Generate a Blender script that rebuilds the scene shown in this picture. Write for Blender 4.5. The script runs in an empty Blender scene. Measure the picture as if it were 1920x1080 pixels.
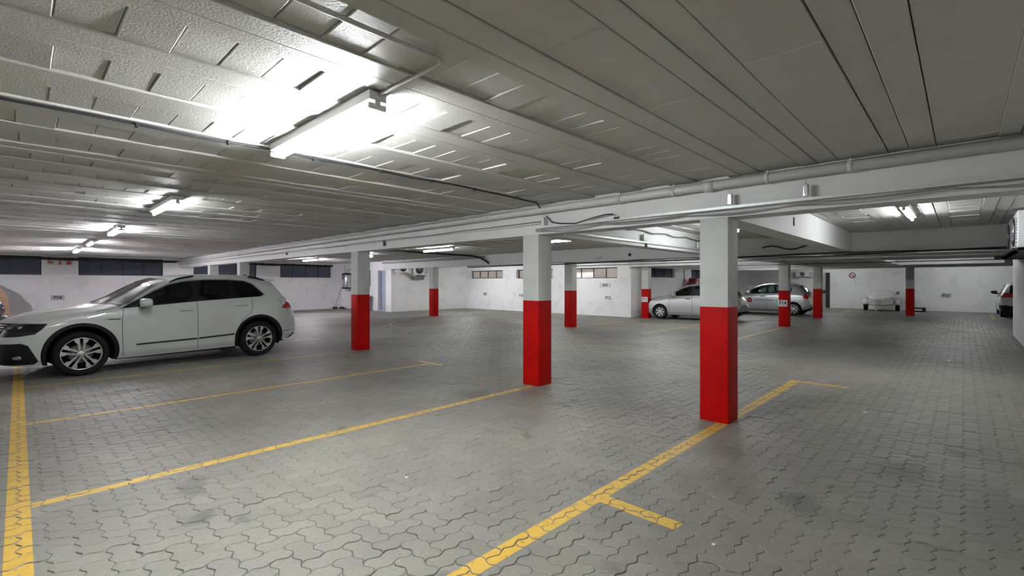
import bpy, bmesh, math, random
import numpy as np
from mathutils import Vector, Matrix
from mathutils.geometry import delaunay_2d_cdt
random.seed(7); rng = np.random.default_rng(7)
D = bpy.data; SC = bpy.context.scene; COL = SC.collection

# ------------------------------------------------------------------ camera, world, exposure
CAM_H = 1.45
ANG = math.atan2(1806 - 960, 885.)
cam_d = D.cameras.new('camera'); cam = D.objects.new('camera', cam_d); COL.objects.link(cam)
cam_d.sensor_width = 36.0; cam_d.lens = 885. / 1920 * 36
cam_d.shift_y = -(540 - 530.5) / 1920
cam.location = (0, 0, CAM_H); cam.rotation_euler = (math.pi / 2, 0, ANG - math.pi / 2)
cam_d.clip_end = 200; SC.camera = cam
w = D.worlds.new('world'); SC.world = w; w.use_nodes = True
w.node_tree.nodes['Background'].inputs[0].default_value = (0.45, 0.47, 0.55, 1)
w.node_tree.nodes['Background'].inputs[1].default_value = 0.3
SC.view_settings.view_transform = 'Standard'; SC.view_settings.look = 'None'
SC.view_settings.exposure = 2.3; SC.view_settings.gamma = 1.0
SC.cycles.max_bounces = 8; SC.cycles.diffuse_bounces = 5; SC.cycles.glossy_bounces = 4
SC.cycles.transparent_max_bounces = 12
SC.cycles.caustics_reflective = False; SC.cycles.caustics_refractive = False
SC.cycles.sample_clamp_indirect = 4.0
TUBE = 34.0          # emission of the fluorescent tubes
CEIL = 2.54; BEAM = 2.126

# ------------------------------------------------------------------ helpers
def mat(name, color, rough=0.5, metal=0.0, noise=0.0, nscale=5.0, bump=0.0, bscale=60.0, emit=None, estr=0.0, coat=0.0, spec=0.5, dirt=None):
    m = D.materials.new(name); m.use_nodes = True; nt = m.node_tree; b = nt.nodes['Principled BSDF']
    b.inputs['Base Color'].default_value = (*color, 1); b.inputs['Roughness'].default_value = rough
    b.inputs['Metallic'].default_value = metal; b.inputs['Specular IOR Level'].default_value = spec
    if coat: b.inputs['Coat Weight'].default_value = coat; b.inputs['Coat Roughness'].default_value = 0.05
    tc = nt.nodes.new('ShaderNodeTexCoord')
    if noise > 0:
        n = nt.nodes.new('ShaderNodeTexNoise'); n.inputs['Scale'].default_value = nscale; n.inputs['Detail'].default_value = 6
        nt.links.new(tc.outputs['Object'], n.inputs['Vector'])
        r = nt.nodes.new('ShaderNodeMapRange'); r.inputs[1].default_value = .3; r.inputs[2].default_value = .7
        r.inputs[3].default_value = 1 - noise; r.inputs[4].default_value = 1 + noise * .5
        nt.links.new(n.outputs['Fac'], r.inputs[0])
        mx = nt.nodes.new('ShaderNodeVectorMath'); mx.operation = 'SCALE'; mx.inputs[0].default_value = color
        nt.links.new(r.outputs[0], mx.inputs['Scale']); nt.links.new(mx.outputs[0], b.inputs['Base Color'])
    if bump > 0:
        n2 = nt.nodes.new('ShaderNodeTexNoise'); n2.inputs['Scale'].default_value = bscale; n2.inputs['Detail'].default_value = 4
        nt.links.new(tc.outputs['Object'], n2.inputs['Vector'])
        bp = nt.nodes.new('ShaderNodeBump'); bp.inputs['Strength'].default_value = bump; bp.inputs['Distance'].default_value = .01
        nt.links.new(n2.outputs['Fac'], bp.inputs['Height']); nt.links.new(bp.outputs[0], b.inputs['Normal'])
    if emit: b.inputs['Emission Color'].default_value = (*emit, 1); b.inputs['Emission Strength'].default_value = estr
    return m

def brick_wall_mat(name, color, axis):
    """painted block wall: course and perpend joints as bump, scuffs and patches"""
    m = D.materials.new(name); m.use_nodes = True; nt = m.node_tree; b = nt.nodes['Principled BSDF']
    b.inputs['Roughness'].default_value = .6
    tc = nt.nodes.new('ShaderNodeTexCoord'); sp = nt.nodes.new('ShaderNodeSeparateXYZ'); nt.links.new(tc.outputs['Object'], sp.inputs[0])
    cb = nt.nodes.new('ShaderNodeCombineXYZ')
    nt.links.new(sp.outputs[0 if axis == 'x' else 1], cb.inputs[0]); nt.links.new(sp.outputs[2], cb.inputs[1])
    br = nt.nodes.new('ShaderNodeTexBrick'); br.inputs['Scale'].default_value = 1.0
    br.inputs['Brick Width'].default_value = .44; br.inputs['Row Height'].default_value = .2; br.inputs['Mortar Size'].default_value = .012
    br.inputs['Mortar Smooth'].default_value = .6
    nt.links.new(cb.outputs[0], br.inputs['Vector'])
    n = nt.nodes.new('ShaderNodeTexNoise'); n.inputs['Scale'].default_value = 1.4; n.inputs['Detail'].default_value = 9; n.inputs['Roughness'].default_value = .65
    nt.links.new(tc.outputs['Object'], n.inputs['Vector'])
    r = nt.nodes.new('ShaderNodeMapRange'); r.inputs[1].default_value = .28; r.inputs[2].default_value = .5; r.inputs[3].default_value = .84; r.inputs[4].default_value = 1.0
    nt.links.new(n.outputs['Fac'], r.inputs[0])
    mm = nt.nodes.new('ShaderNodeMath'); mm.operation = 'MULTIPLY'
    r2 = nt.nodes.new('ShaderNodeMapRange'); r2.inputs[3].default_value = 1.0; r2.inputs[4].default_value = .95
    nt.links.new(br.outputs['Fac'], r2.inputs[0]); nt.links.new(r.outputs[0], mm.inputs[0]); nt.links.new(r2.outputs[0], mm.inputs[1])
    mx = nt.nodes.new('ShaderNodeVectorMath'); mx.operation = 'SCALE'; mx.inputs[0].default_value = color
    nt.links.new(mm.outputs[0], mx.inputs['Scale']); nt.links.new(mx.outputs[0], b.inputs['Base Color'])
    bp = nt.nodes.new('ShaderNodeBump'); bp.invert = True; bp.inputs['Strength'].default_value = .35; bp.inputs['Distance'].default_value = .005
    nt.links.new(br.outputs['Fac'], bp.inputs['Height']); nt.links.new(bp.outputs[0], b.inputs['Normal'])
    return m

def tag(o, label=None, cat=None, group=None, kind=None):
    if label: o['label'] = label
    if cat: o['category'] = cat
    if group: o['group'] = group
    if kind: o['kind'] = kind
    return o

def thing(name, label, cat, loc=(0, 0, 0), rz=0, group=None):
    o = D.objects.new(name, None); COL.objects.link(o); o.location = loc; o.rotation_euler = (0, 0, rz); o.empty_display_size = .1
    return tag(o, label, cat, group)

class MB:
    """collects shapes and links them as ONE mesh object"""
    def __init__(s): s.v = []; s.f = []; s.m = []; s.s = []
    def add(s, vs, fs, mi=0, smooth=False):
        o = len(s.v); s.v += [tuple(p) for p in vs]
        for f in fs: s.f.append(tuple(i + o for i in f)); s.m.append(mi); s.s.append(smooth)
        return s
    def box(s, x0, x1, y0, y1, z0, z1, mi=0):
        x0, x1 = sorted((x0, x1)); y0, y1 = sorted((y0, y1)); z0, z1 = sorted((z0, z1))
        v = [(x0, y0, z0), (x1, y0, z0), (x1, y1, z0), (x0, y1, z0), (x0, y0, z1), (x1, y0, z1), (x1, y1, z1), (x0, y1, z1)]
        return s.add(v, [(0, 3, 2, 1), (4, 5, 6, 7), (0, 1, 5, 4), (1, 2, 6, 5), (2, 3, 7, 6), (3, 0, 4, 7)], mi)
    def rbox(s, x0, x1, y0, y1, z0, z1, b=.01, mi=0, seg=2):
        bm = bmesh.new(); bmesh.ops.create_cube(bm, size=1)
        for v in bm.verts: v.co = ((x0 + x1) / 2 + v.co.x * abs(x1 - x0), (y0 + y1) / 2 + v.co.y * abs(y1 - y0), (z0 + z1) / 2 + v.co.z * abs(z1 - z0))
        bmesh.ops.bevel(bm, geom=bm.edges[:], offset=b, segments=seg, profile=.6, affect='EDGES')
        bm.verts.index_update()
        s.add([v.co[:] for v in bm.verts], [[v.index for v in f.verts] for f in bm.faces], mi, True); bm.free(); return s
    def tube(s, pts, r, n=8, mi=0, caps=True, smooth=True):
        pts = [Vector(p) for p in pts]; rs = r if isinstance(r, (list, tuple)) else [r] * len(pts)
        vs = []; N = None
        for i, p in enumerate(pts):
            t = (pts[min(i + 1, len(pts) - 1)] - pts[max(i - 1, 0)]).normalized()
            if N is None:
                N = t.orthogonal().normalized()
            N = (N - t * N.dot(t)).normalized(); B = t.cross(N)
            for k in range(n):
                a = 2 * math.pi * k / n; vs.append(p + (N * math.cos(a) + B * math.sin(a)) * rs[i])
        fs = [(i * n + k, i * n + (k + 1) % n, (i + 1) * n + (k + 1) % n, (i + 1) * n + k) for i in range(len(pts) - 1) for k in range(n)]
        s.add(vs, fs, mi, smooth)
        if caps:
            o = len(s.v) - len(vs)
            s.f.append(tuple(o + k for k in reversed(range(n)))); s.m.append(mi); s.s.append(False)
            s.f.append(tuple(o + (len(pts) - 1) * n + k for k in range(n))); s.m.append(mi); s.s.append(False)
        return s
    def lathe(s, prof, c, axis='y', n=32, mi=0, smooth=True, closed=False):
        """prof: list of (radius, along)"""
        vs = []
        for r, h in prof:
            for k in range(n):
                a = 2 * math.pi * k / n; u, v_ = r * math.cos(a), r * math.sin(a)
                if axis == 'y': p = (c[0] + u, c[1] + h, c[2] + v_)
                elif axis == 'x': p = (c[0] + h, c[1] + u, c[2] + v_)
                else: p = (c[0] + u, c[1] + v_, c[2] + h)
                vs.append(p)
        m_ = len(prof); fs = []
        for i in range(m_ if closed else m_ - 1):
            j = (i + 1) % m_
            for k in range(n): fs.append((i * n + k, i * n + (k + 1) % n, j * n + (k + 1) % n, j * n + k))
        if not closed:
            fs.append(tuple(range(n))); fs.append(tuple((m_ - 1) * n + k for k in range(n)))
        return s.add(vs, fs, mi, smooth)
    def prism(s, poly, fn, d0, d1, mi=0):
        """poly: 2-D outline; fn(u, v, d) -> xyz; between depths d0 and d1"""
        n = len(poly); vs = [fn(u, v_, d0) for u, v_ in poly] + [fn(u, v_, d1) for u, v_ in poly]
        fs = [tuple(range(n)), tuple(reversed(range(n, 2 * n)))] + [(i, i + n, (i + 1) % n + n, (i + 1) % n) for i in range(n)]
        return s.add(vs, fs, mi)
    def sphere(s, c, r, mi=0, nu=16, nv=10):
        rx, ry, rz = r if isinstance(r, (tuple, list)) else (r, r, r); vs = []; fs = []
        for j in range(nv + 1):
            th = math.pi * j / nv
            for i in range(nu):
                a = 2 * math.pi * i / nu
                vs.append((c[0] + rx * math.sin(th) * math.cos(a), c[1] + ry * math.sin(th) * math.sin(a), c[2] + rz * math.cos(th)))
        for j in range(nv):
            for i in range(nu): fs.append((j * nu + i, (j + 1) * nu + i, (j + 1) * nu + (i + 1) % nu, j * nu + (i + 1) % nu))
        return s.add(vs, fs, mi, True)
    def mesh(s, name, mats):
        me = D.meshes.new(name); me.from_pydata(s.v, [], s.f)
        for m_ in (mats if isinstance(mats, (list, tuple)) else [mats]): me.materials.append(m_)
        me.polygons.foreach_set('material_index', s.m); me.polygons.foreach_set('use_smooth', s.s)
        bm = bmesh.new(); bm.from_mesh(me); bmesh.ops.recalc_face_normals(bm, faces=bm.faces[:]); bm.to_mesh(me); bm.free()
        me.update(); return me
    def build(s, name, mats, parent=None, loc=None):
        o = D.objects.new(name, s.mesh(name, mats)); COL.objects.link(o)
        if parent: o.parent = parent
        if loc: o.location = loc
        return o

def copy_tree(o, parent=None):
    c = o.copy(); COL.objects.link(c); c.parent = parent
    for ch in [x for x in D.objects if x.parent == o]: copy_tree(ch, c)
    return c

def text_obj(name, body, size, m, parent, loc, rot, thick=.001, bold=.0, sx=1.0):
    cu = D.curves.new('text', 'FONT'); cu.body = body; cu.size = size; cu.extrude = thick; cu.offset = bold
    cu.align_x = 'CENTER'; cu.align_y = 'CENTER'; cu.resolution_u = 4
    t = D.objects.new('text', cu); COL.objects.link(t); bpy.context.view_layer.update()
    me = D.meshes.new_from_object(t.evaluated_get(bpy.context.evaluated_depsgraph_get()))
    D.objects.remove(t); D.curves.remove(cu)
    me.materials.clear(); me.materials.append(m)
    o = D.objects.new(name, me); COL.objects.link(o); o.parent = parent; o.location = loc; o.rotation_euler = rot; o.scale = (sx, 1, 1)
    return o

# ------------------------------------------------------------------ materials
M = {}
M['ceil'] = mat('ceiling_paint', (.54, .53, .50), .5, noise=.06, nscale=3, bump=.25, bscale=90)
M['wall_x'] = brick_wall_mat('white_wall_x', (.90, .90, .90), 'x')
M['wall_y'] = brick_wall_mat('white_wall_y', (.90, .90, .90), 'y')
M['beam'] = mat('beam_paint', (.68, .69, .67), .5, noise=.07, nscale=2.5, bump=.15, bscale=40)
M['pipe'] = mat('pipe_paint', (.60, .60, .575), .38, noise=.06, nscale=6)
M['metal'] = mat('galvanised', (.62, .66, .65), .35, .85, noise=.15, nscale=30)
M['galv'] = mat('galvanised_channel', (.62, .66, .64), .4, .25, noise=.1, nscale=20)
M['black'] = mat('black_rubber', (.012, .012, .013), .5)
M['blackm'] = mat('black_matt', (.02, .02, .022), .7)
M['cable'] = mat('grey_cable', (.16, .16, .155), .5)
M['cable_l'] = mat('pale_cable', (.27, .27, .26), .5)
M['white'] = mat('white_enamel', (.78, .79, .79), .35)
M['plastic'] = mat('ivory_plastic', (.7, .7, .66), .4)
M['tube'] = mat('tube_glow', (1, 1, 1), .4, emit=(.95, .98, 1.0), estr=TUBE)
M['tube_l'] = mat('tube_glow_cool', (1, 1, 1), .4, emit=(.94, .90, 1.0), estr=TUBE * 1.4)
M['tube_f'] = mat('tube_glow_violet', (1, 1, 1), .4, emit=(.93, .89, 1.0), estr=TUBE * 4.6)
M['tube_m'] = mat('tube_glow_white', (1, 1, 1), .4, emit=(.97, .98, 1.0), estr=TUBE * 2.2)
M['tube_d'] = mat('tube_glow_old', (1, 1, 1), .4, emit=(.95, .98, 1.0), estr=TUBE * .9)
M['tube_b'] = mat('tube_glow_new', (1, 1, 1), .4, emit=(.95, .98, 1.0), estr=TUBE * 2.4)
M['tile'] = mat('sign_white', (.8, .8, .8), .4)
M['tileg'] = mat('sign_lilac', (.50, .51, .57), .4)
M['ink'] = mat('sign_ink', (.02, .025, .05), .5)
M['red'] = mat('safety_red', (.62, .03, .02), .45)
M['steel'] = mat('brushed_steel', (.55, .57, .6), .28, .9)
M['wood'] = mat('board_brown', (.35, .22, .13), .7, noise=.2, nscale=8)
M['paper'] = mat('paper', (.75, .75, .72), .8)
M['greydoor'] = mat('door_grey_blue', (.42, .46, .56), .45)
M['jamb'] = mat('jamb_grey', (.20, .23, .29), .5)
M['louver'] = mat('louvre_blue_grey', (.115, .125, .165), .5, .2, noise=.2, nscale=14)
M['louverb'] = mat('louvre_brown_grey', (.25, .22, .20), .35, .5, noise=.5, nscale=3)
M['frame'] = mat('window_steel', (.03, .03, .035), .5)
M['sky_pane'] = mat('frosted_pane', (.25, .25, .27), .4, emit=(.75, .72, .85), estr=.06)
M['sky_pane_w'] = mat('frosted_pane_warm', (.3, .28, .26), .4, emit=(1.0, .86, .78), estr=.10)
M['sky_pane_b'] = mat('frosted_pane_bright', (.3, .28, .26), .4, emit=(1.0, .88, .84), estr=.42)

# pillar: white above, red below 1.2 m, with chips
def pillar_mat():
    m = D.materials.new('pillar_paint'); m.use_nodes = True; nt = m.node_tree; b = nt.nodes['Principled BSDF']
    tc = nt.nodes.new('ShaderNodeTexCoord'); sp = nt.nodes.new('ShaderNodeSeparateXYZ'); nt.links.new(tc.outputs['Object'], sp.inputs[0])
    gt = nt.nodes.new('ShaderNodeMath'); gt.operation = 'LESS_THAN'; gt.inputs[1].default_value = 1.2; nt.links.new(sp.outputs[2], gt.inputs[0])
    n = nt.nodes.new('ShaderNodeTexNoise'); n.inputs['Scale'].default_value = 3.5; n.inputs['Detail'].default_value = 8
    nt.links.new(tc.outputs['Object'], n.inputs['Vector'])
    rw = nt.nodes.new('ShaderNodeValToRGB'); rw.color_ramp.elements[0].position = .3; rw.color_ramp.elements[0].color = (.52, .54, .51, 1)
    rw.color_ramp.elements[1].position = .55; rw.color_ramp.elements[1].color = (.585, .60, .575, 1)
    nt.links.new(n.outputs['Fac'], rw.inputs[0])
    rr = nt.nodes.new('ShaderNodeValToRGB'); rr.color_ramp.elements[0].position = .3; rr.color_ramp.elements[0].color = (.38, .0015, .0015, 1)
    rr.color_ramp.elements[1].position = .6; rr.color_ramp.elements[1].color = (.46, .003, .002, 1)
    nt.links.new(n.outputs['Fac'], rr.inputs[0])
    mx = nt.nodes.new('ShaderNodeMix'); mx.data_type = 'RGBA'; nt.links.new(gt.outputs[0], mx.inputs[0])
    nt.links.new(rw.outputs[0], mx.inputs[6]); nt.links.new(rr.outputs[0], mx.inputs[7])
    n2 = nt.nodes.new('ShaderNodeTexNoise'); n2.inputs['Scale'].default_value = 22; n2.inputs['Detail'].default_value = 3
    nt.links.new(tc.outputs['Object'], n2.inputs['Vector'])
    g2 = nt.nodes.new('ShaderNodeMath'); g2.operation = 'GREATER_THAN'; g2.inputs[1].default_value = .765; nt.links.new(n2.outputs['Fac'], g2.inputs[0])
    m2 = nt.nodes.new('ShaderNodeMix'); m2.data_type = 'RGBA'; nt.links.new(g2.outputs[0], m2.inputs[0])
    nt.links.new(mx.outputs[2], m2.inputs[6]); m2.inputs[7].default_value = (.5, .42, .38, 1)
    nt.links.new(m2.outputs[2], b.inputs['Base Color']); b.inputs['Roughness'].default_value = .5; b.inputs['Specular IOR Level'].default_value = .12
    bp = nt.nodes.new('ShaderNodeBump'); bp.inputs['Strength'].default_value = .15; bp.inputs['Distance'].default_value = .01
    n3 = nt.nodes.new('ShaderNodeTexNoise'); n3.inputs['Scale'].default_value = 70; nt.links.new(tc.outputs['Object'], n3.inputs['Vector'])
    nt.links.new(n3.outputs['Fac'], bp.inputs['Height']); nt.links.new(bp.outputs[0], b.inputs['Normal'])
    return m
M['pillar'] = pillar_mat()

def paver_mat():
    m = D.materials.new('concrete_paver'); m.use_nodes = True; nt = m.node_tree; b = nt.nodes['Principled BSDF']
    tc = nt.nodes.new('ShaderNodeTexCoord'); at = nt.nodes.new('ShaderNodeAttribute'); at.attribute_name = 'tone'
    n = nt.nodes.new('ShaderNodeTexNoise'); n.inputs['Scale'].default_value = .55; n.inputs['Detail'].default_value = 8; n.inputs['Roughness'].default_value = .6
    nt.links.new(tc.outputs['Object'], n.inputs['Vector'])
    ramp = nt.nodes.new('ShaderNodeValToRGB'); e = ramp.color_ramp.elements
    e[0].position = .3; e[0].color = (.150, .143, .128, 1); e[1].position = .6; e[1].color = (.240, .230, .200, 1)
    nt.links.new(n.outputs['Fac'], ramp.inputs[0])
    # oil spots
    n2 = nt.nodes.new('ShaderNodeTexNoise'); n2.inputs['Scale'].default_value = 1.9; n2.inputs['Detail'].default_value = 5; n2.inputs['Distortion'].default_value = .4
    nt.links.new(tc.outputs['Object'], n2.inputs['Vector'])
    r2 = nt.nodes.new('ShaderNodeMapRange'); r2.inputs[1].default_value = .30; r2.inputs[2].default_value = .36; r2.inputs[3].default_value = .62; r2.inputs[4].default_value = 1
    nt.links.new(n2.outputs['Fac'], r2.inputs[0])
    n3 = nt.nodes.new('ShaderNodeTexNoise'); n3.inputs['Scale'].default_value = 45; n3.inputs['Detail'].default_value = 6
    nt.links.new(tc.outputs['Object'], n3.inputs['Vector'])
    r3 = nt.nodes.new('ShaderNodeMapRange'); r3.inputs[1].default_value = .3; r3.inputs[2].default_value = .7; r3.inputs[3].default_value = .88; r3.inputs[4].default_value = 1.1
    nt.links.new(n3.outputs['Fac'], r3.inputs[0])
    a = nt.nodes.new('ShaderNodeMath'); a.operation = 'MULTIPLY'; nt.links.new(r2.outputs[0], a.inputs[0]); nt.links.new(r3.outputs[0], a.inputs[1])
    c = nt.nodes.new('ShaderNodeMath'); c.operation = 'MULTIPLY'; nt.links.new(a.outputs[0], c.inputs[0]); nt.links.new(at.outputs['Fac'], c.inputs[1])
    # three round oil stains left by parked cars
    last = c
    for (sx, sy, rx, ry, k) in ((1.0, 8.1, .42, .16, .45), (4.7, .35, .35, .22, .55), (4.1, 4.6, .28, .2, .7), (3.55, .75, .22, .12, .6)):
        mp = nt.nodes.new('ShaderNodeMapping'); mp.vector_type = 'TEXTURE'; mp.inputs['Location'].default_value = (sx, sy, 0); mp.inputs['Scale'].default_value = (rx, ry, 1)
        nt.links.new(tc.outputs['Object'], mp.inputs['Vector'])
        ln = nt.nodes.new('ShaderNodeVectorMath'); ln.operation = 'LENGTH'; nt.links.new(mp.outputs[0], ln.inputs[0])
        ad = nt.nodes.new('ShaderNodeMath'); ad.operation = 'MULTIPLY_ADD'; ad.inputs[1].default_value = 1.6; nt.links.new(n3.outputs['Fac'], ad.inputs[0]); nt.links.new(ln.outputs['Value'], ad.inputs[2])
        mr = nt.nodes.new('ShaderNodeMapRange'); mr.interpolation_type = 'SMOOTHSTEP'; mr.inputs[1].default_value = 1.1; mr.inputs[2].default_value = 2.0; mr.inputs[3].default_value = k; mr.inputs[4].default_value = 1
        nt.links.new(ad.outputs[0], mr.inputs[0])
        mm = nt.nodes.new('ShaderNodeMath'); mm.operation = 'MULTIPLY'; nt.links.new(last.outputs[0], mm.inputs[0]); nt.links.new(mr.outputs[0], mm.inputs[1]); last = mm
    mx = nt.nodes.new('ShaderNodeVectorMath'); mx.operation = 'SCALE'; nt.links.new(ramp.outputs[0], mx.inputs[0]); nt.links.new(last.outputs[0], mx.inputs['Scale'])
    nt.links.new(mx.outputs[0], b.inputs['Base Color']); b.inputs['Roughness'].default_value = .55
    bp = nt.nodes.new('ShaderNodeBump'); bp.inputs['Strength'].default_value = .25; bp.inputs['Distance'].default_value = .004
    nt.links.new(n3.outputs['Fac'], bp.inputs['Height']); nt.links.new(bp.outputs[0], b.inputs['Normal'])
    return m
M['paver'] = paver_mat()
M['joint'] = mat('joint_sand', (.07, .066, .058), .9)

def paint_mat():
    m = mat('yellow_road_paint', (.60, .36, .045), .5); nt = m.node_tree; b = nt.nodes['Principled BSDF']
    tc = nt.nodes.new('ShaderNodeTexCoord'); n = nt.nodes.new('ShaderNodeTexNoise'); n.inputs['Scale'].default_value = 16; n.inputs['Detail'].default_value = 8; n.inputs['Roughness'].default_value = .7
    nt.links.new(tc.outputs['Object'], n.inputs['Vector'])
    r = nt.nodes.new('ShaderNodeValToRGB'); e = r.color_ramp.elements
    e[0].position = .33; e[0].color = (.22, .17, .09, 1); e[1].position = .43; e[1].color = (.60, .37, .05, 1)
    x = r.color_ramp.elements.new(.7); x.color = (.66, .43, .09, 1)
    nt.links.new(n.outputs['Fac'], r.inputs[0]); nt.links.new(r.outputs[0], b.inputs['Base Color']); return m
M['yellow'] = paint_mat()

# ------------------------------------------------------------------ floor: interlocking zigzag pavers in herringbone
PW = .1125
def tri(u):
    u = u - math.floor(u)
    # trapezoid wave, zero at lattice points
    if u < .2: return u / .2 * .5
    if u < .32: return .5
    if u < .68: return .5 - (u - .32) / .36
    if u < .8: return -.5
    return -.5 + (u - .8) / .2 * .5
def warp(x, y): return (x + .021 * tri(y / PW), y + .021 * tri(x / PW))
FR = [0, .2, .32, .68, .8]
def outline(i, j, horiz):
    x0, y0 = i * PW, j * PW; x1, y1 = (x0 + 2 * PW, y0 + PW) if horiz else (x0 + PW, y0 + 2 * PW)
    nx, ny = (2, 1) if horiz else (1, 2); P = []
    for k in range(nx):
        for q in FR: P.append((x0 + (k + q) * PW, y0))
    for k in range(ny):
        for q in FR: P.append((x1, y0 + (k + q) * PW))
    for k in range(nx):
        for q in FR: P.append((x1 - (k + q) * PW, y1))
    for k in range(ny):
        for q in FR: P.append((x0, y1 - (k + q) * PW))
    return [warp(*p) for p in P]
def in_room(x, y):
    if x < -3 or x > 32.7: return False
    if y < -1.0: return x > 19.1 and y > -4
    if x < 12.9: return y < 25.7
    if x < 17.8: return y < 20.7
    return y < 10.1
def build_floor():
    # unit outlines, shrunk to leave the joint
    def ring(P, d):
        n = len(P); out = []
        for k in range(n):
            a, b_, c = Vector(P[k - 1]), Vector(P[k]), Vector(P[(k + 1) % n])
            t = (c - a).normalized(); nrm = Vector((-t.y, t.x)); out.append(b_ + nrm * d)
        return np.array([tuple(q) for q in out])
    units = {}
    for hz in (True, False):
        P = outline(0, 0, hz); units[hz] = (ring(P, .0045), ring(P, .0012))
    n = 30
    vs, loops, starts, tots, tone, mi = [], [], [], [], [], []
    tops = []  # (outer ring world xy, z plane) kept for the painted lines
    nv = 0; nl = 0
    V = []; LI = []; LT = []; TN = []; MI = []
    topfaces = []
    for j in range(int(-4.2 / PW), int(25.9 / PW) + 1):
        for i in range(int(-3.2 / PW), int(32.9 / PW) + 1):
            k = (i - j) % 4      # herringbone: horizontals start where k==0, verticals where k==3 going down
            if k == 0: hz = True
            elif k == 3: hz = False
            else: continue
            jj = j
            if not hz: jj = j - 1 + 1
            x, y = i * PW, jj * PW
            cx_, cy_ = (x + PW, y + PW / 2) if hz else (x + PW / 2, y + PW)
            if not in_room(cx_, cy_): continue
            dist = math.hypot(cx_, cy_)
            h = rng.normal(0, .0011); sx, sy = rng.normal(0, .006, 2)
            inn, out = units[hz]
            I = inn + (x, y); O = out + (x, y)
            zi = h + (I[:, 0] - cx_) * sx + (I[:, 1] - cy_) * sy
            zo = h + (O[:, 0] - cx_) * sx + (O[:, 1] - cy_) * sy
            t = float(np.clip(rng.normal(1, .04), .88, 1.12))
            if dist < 13:
                V.append(np.column_stack([I, zi])); V.append(np.column_stack([O, zo - .0032])); V.append(np.column_stack([O, zo - .016])); R = 3
            else:
                V.append(np.column_stack([O, zo])); V.append(np.column_stack([O, zo - .016])); R = 2
            base = nv; nv += n * R
            LI.append(np.arange(base, base + n)); LT.append([n])
            a = np.arange(n); b_ = (a + 1) % n
            for r in range(R - 1):
                q = np.column_stack([base + r * n + b_, base + r * n + a, base + (r + 1) * n + a, base + (r + 1) * n + b_])
                LI.append(q.ravel()); LT.append([4] * n)
            TN.append(np.full(1 + n * (R - 1), t)); MI.append(1 + n * (R - 1))
            if -.2 < cx_ < 31 and cy_ > -1.1: topfaces.append((cx_, cy_, I if dist < 13 else O, h, sx, sy))
    V = np.concatenate(V); LI = np.concatenate(LI).astype(np.int32); LT = np.concatenate([np.array(q) for q in LT]).astype(np.int32); TN = np.concatenate(TN)
    # bedding sand below
    bed = [(-3, -1, 12.9, 25.7), (12.9, -1, 17.8, 20.7), (17.8, -1, 32.7, 10.1), (19.1, -4, 32.7, -1)]
    bv = []; bl = []
    for (x0, y0, x1, y1) in bed:
        k = len(V) + len(bv); bv += [(x0, y0, -.0055), (x1, y0, -.0055), (x1, y1, -.0055), (x0, y1, -.0055)]; bl += [k, k + 1, k + 2, k + 3]
    nb = len(bed)
    V = np.concatenate([V, np.array(bv)]); LI = np.concatenate([LI, np.array(bl, np.int32)]); LT = np.concatenate([LT, np.full(nb, 4, np.int32)]); TN = np.concatenate([TN, np.ones(nb)])
    me = D.meshes.new('floor'); me.vertices.add(len(V)); me.vertices.foreach_set('co', V.astype(np.float32).ravel())
    me.loops.add(len(LI)); me.loops.foreach_set('vertex_index', LI)
    me.polygons.add(len(LT)); LS = np.concatenate([[0], np.cumsum(LT)[:-1]]).astype(np.int32)
    me.polygons.foreach_set('loop_start', LS); me.polygons.foreach_set('loop_total', LT)
    mi_ = np.zeros(len(LT), np.int32); mi_[-nb:] = 1
    me.materials.append(M['paver']); me.materials.append(M['joint'])
    me.polygons.foreach_set('material_index', mi_)
    at = me.attributes.new('tone', 'FLOAT', 'FACE'); at.data.foreach_set('value', TN.astype(np.float32))
    me.update(calc_edges=True); me.validate(); me.shade_flat()
    o = D.objects.new('floor', me); COL.objects.link(o); tag(o, 'grey interlocking zigzag concrete paving of the basement parking', kind='structure')
    return topfaces
TOPS = build_floor()

def clip(P, a, b_, c, keep):   # keep a*x+b*y<=c
    out = []
    for k in range(len(P)):
        p, q = P[k], P[(k + 1) % len(P)]; dp = a * p[0] + b_ * p[1] - c; dq = a * q[0] + b_ * q[1] - c
        if dp <= 0: out.append(p)
        if (dp < 0 < dq) or (dq < 0 < dp):
            t = dp / (dp - dq); out.append((p[0] + (q[0] - p[0]) * t, p[1] + (q[1] - p[1]) * t))
    return out
def line_mesh(rects):
    b = MB()
    for (x0, y0, x1, y1) in rects:
        for cx_, cy_, ring_, h, sx, sy in TOPS:
            if cx_ < x0 - .2 or cx_ > x1 + .2 or cy_ < y0 - .2 or cy_ > y1 + .2: continue
            P = [tuple(p) for p in ring_]
            for (a, b_, c) in ((1, 0, x1), (-1, 0, -x0), (0, 1, y1), (0, -1, -y0)):
                P = clip(P, a, b_, c, True)
                if len(P) < 3: break
            if len(P) < 3: continue
            b.add([(px, py, h + (px - cx_) * sx + (py - cy_) * sy + .0009) for px, py in P], [tuple(range(len(P)))])
        b.add([(x0, y0, -.0035), (x1, y0, -.0035), (x1, y1, -.0035), (x0, y1, -.0035)], [(0, 1, 2, 3)])
    return b
def pline(rects, label, group='yellow bay lines painted on the paving'):
    o = line_mesh(rects).build('parking_line', M['yellow']); tag(o, label, 'parking line', group); return o
LW = .05
pline([(-.055, -.5, .055, 12.6)], 'wide yellow line running up the left edge that all the left bay lines meet')
pline([(.06, 1.74, 7.98, 1.85), (2.66, 1.22, 2.77, 1.74), (7.87, 1.16, 7.98, 1.74)], 'yellow line through the nearest red and white pillar with two short ticks')
pline([(.06, 4.34, 5.0, 4.43)], 'yellow line ending at the second red and white pillar')
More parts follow.
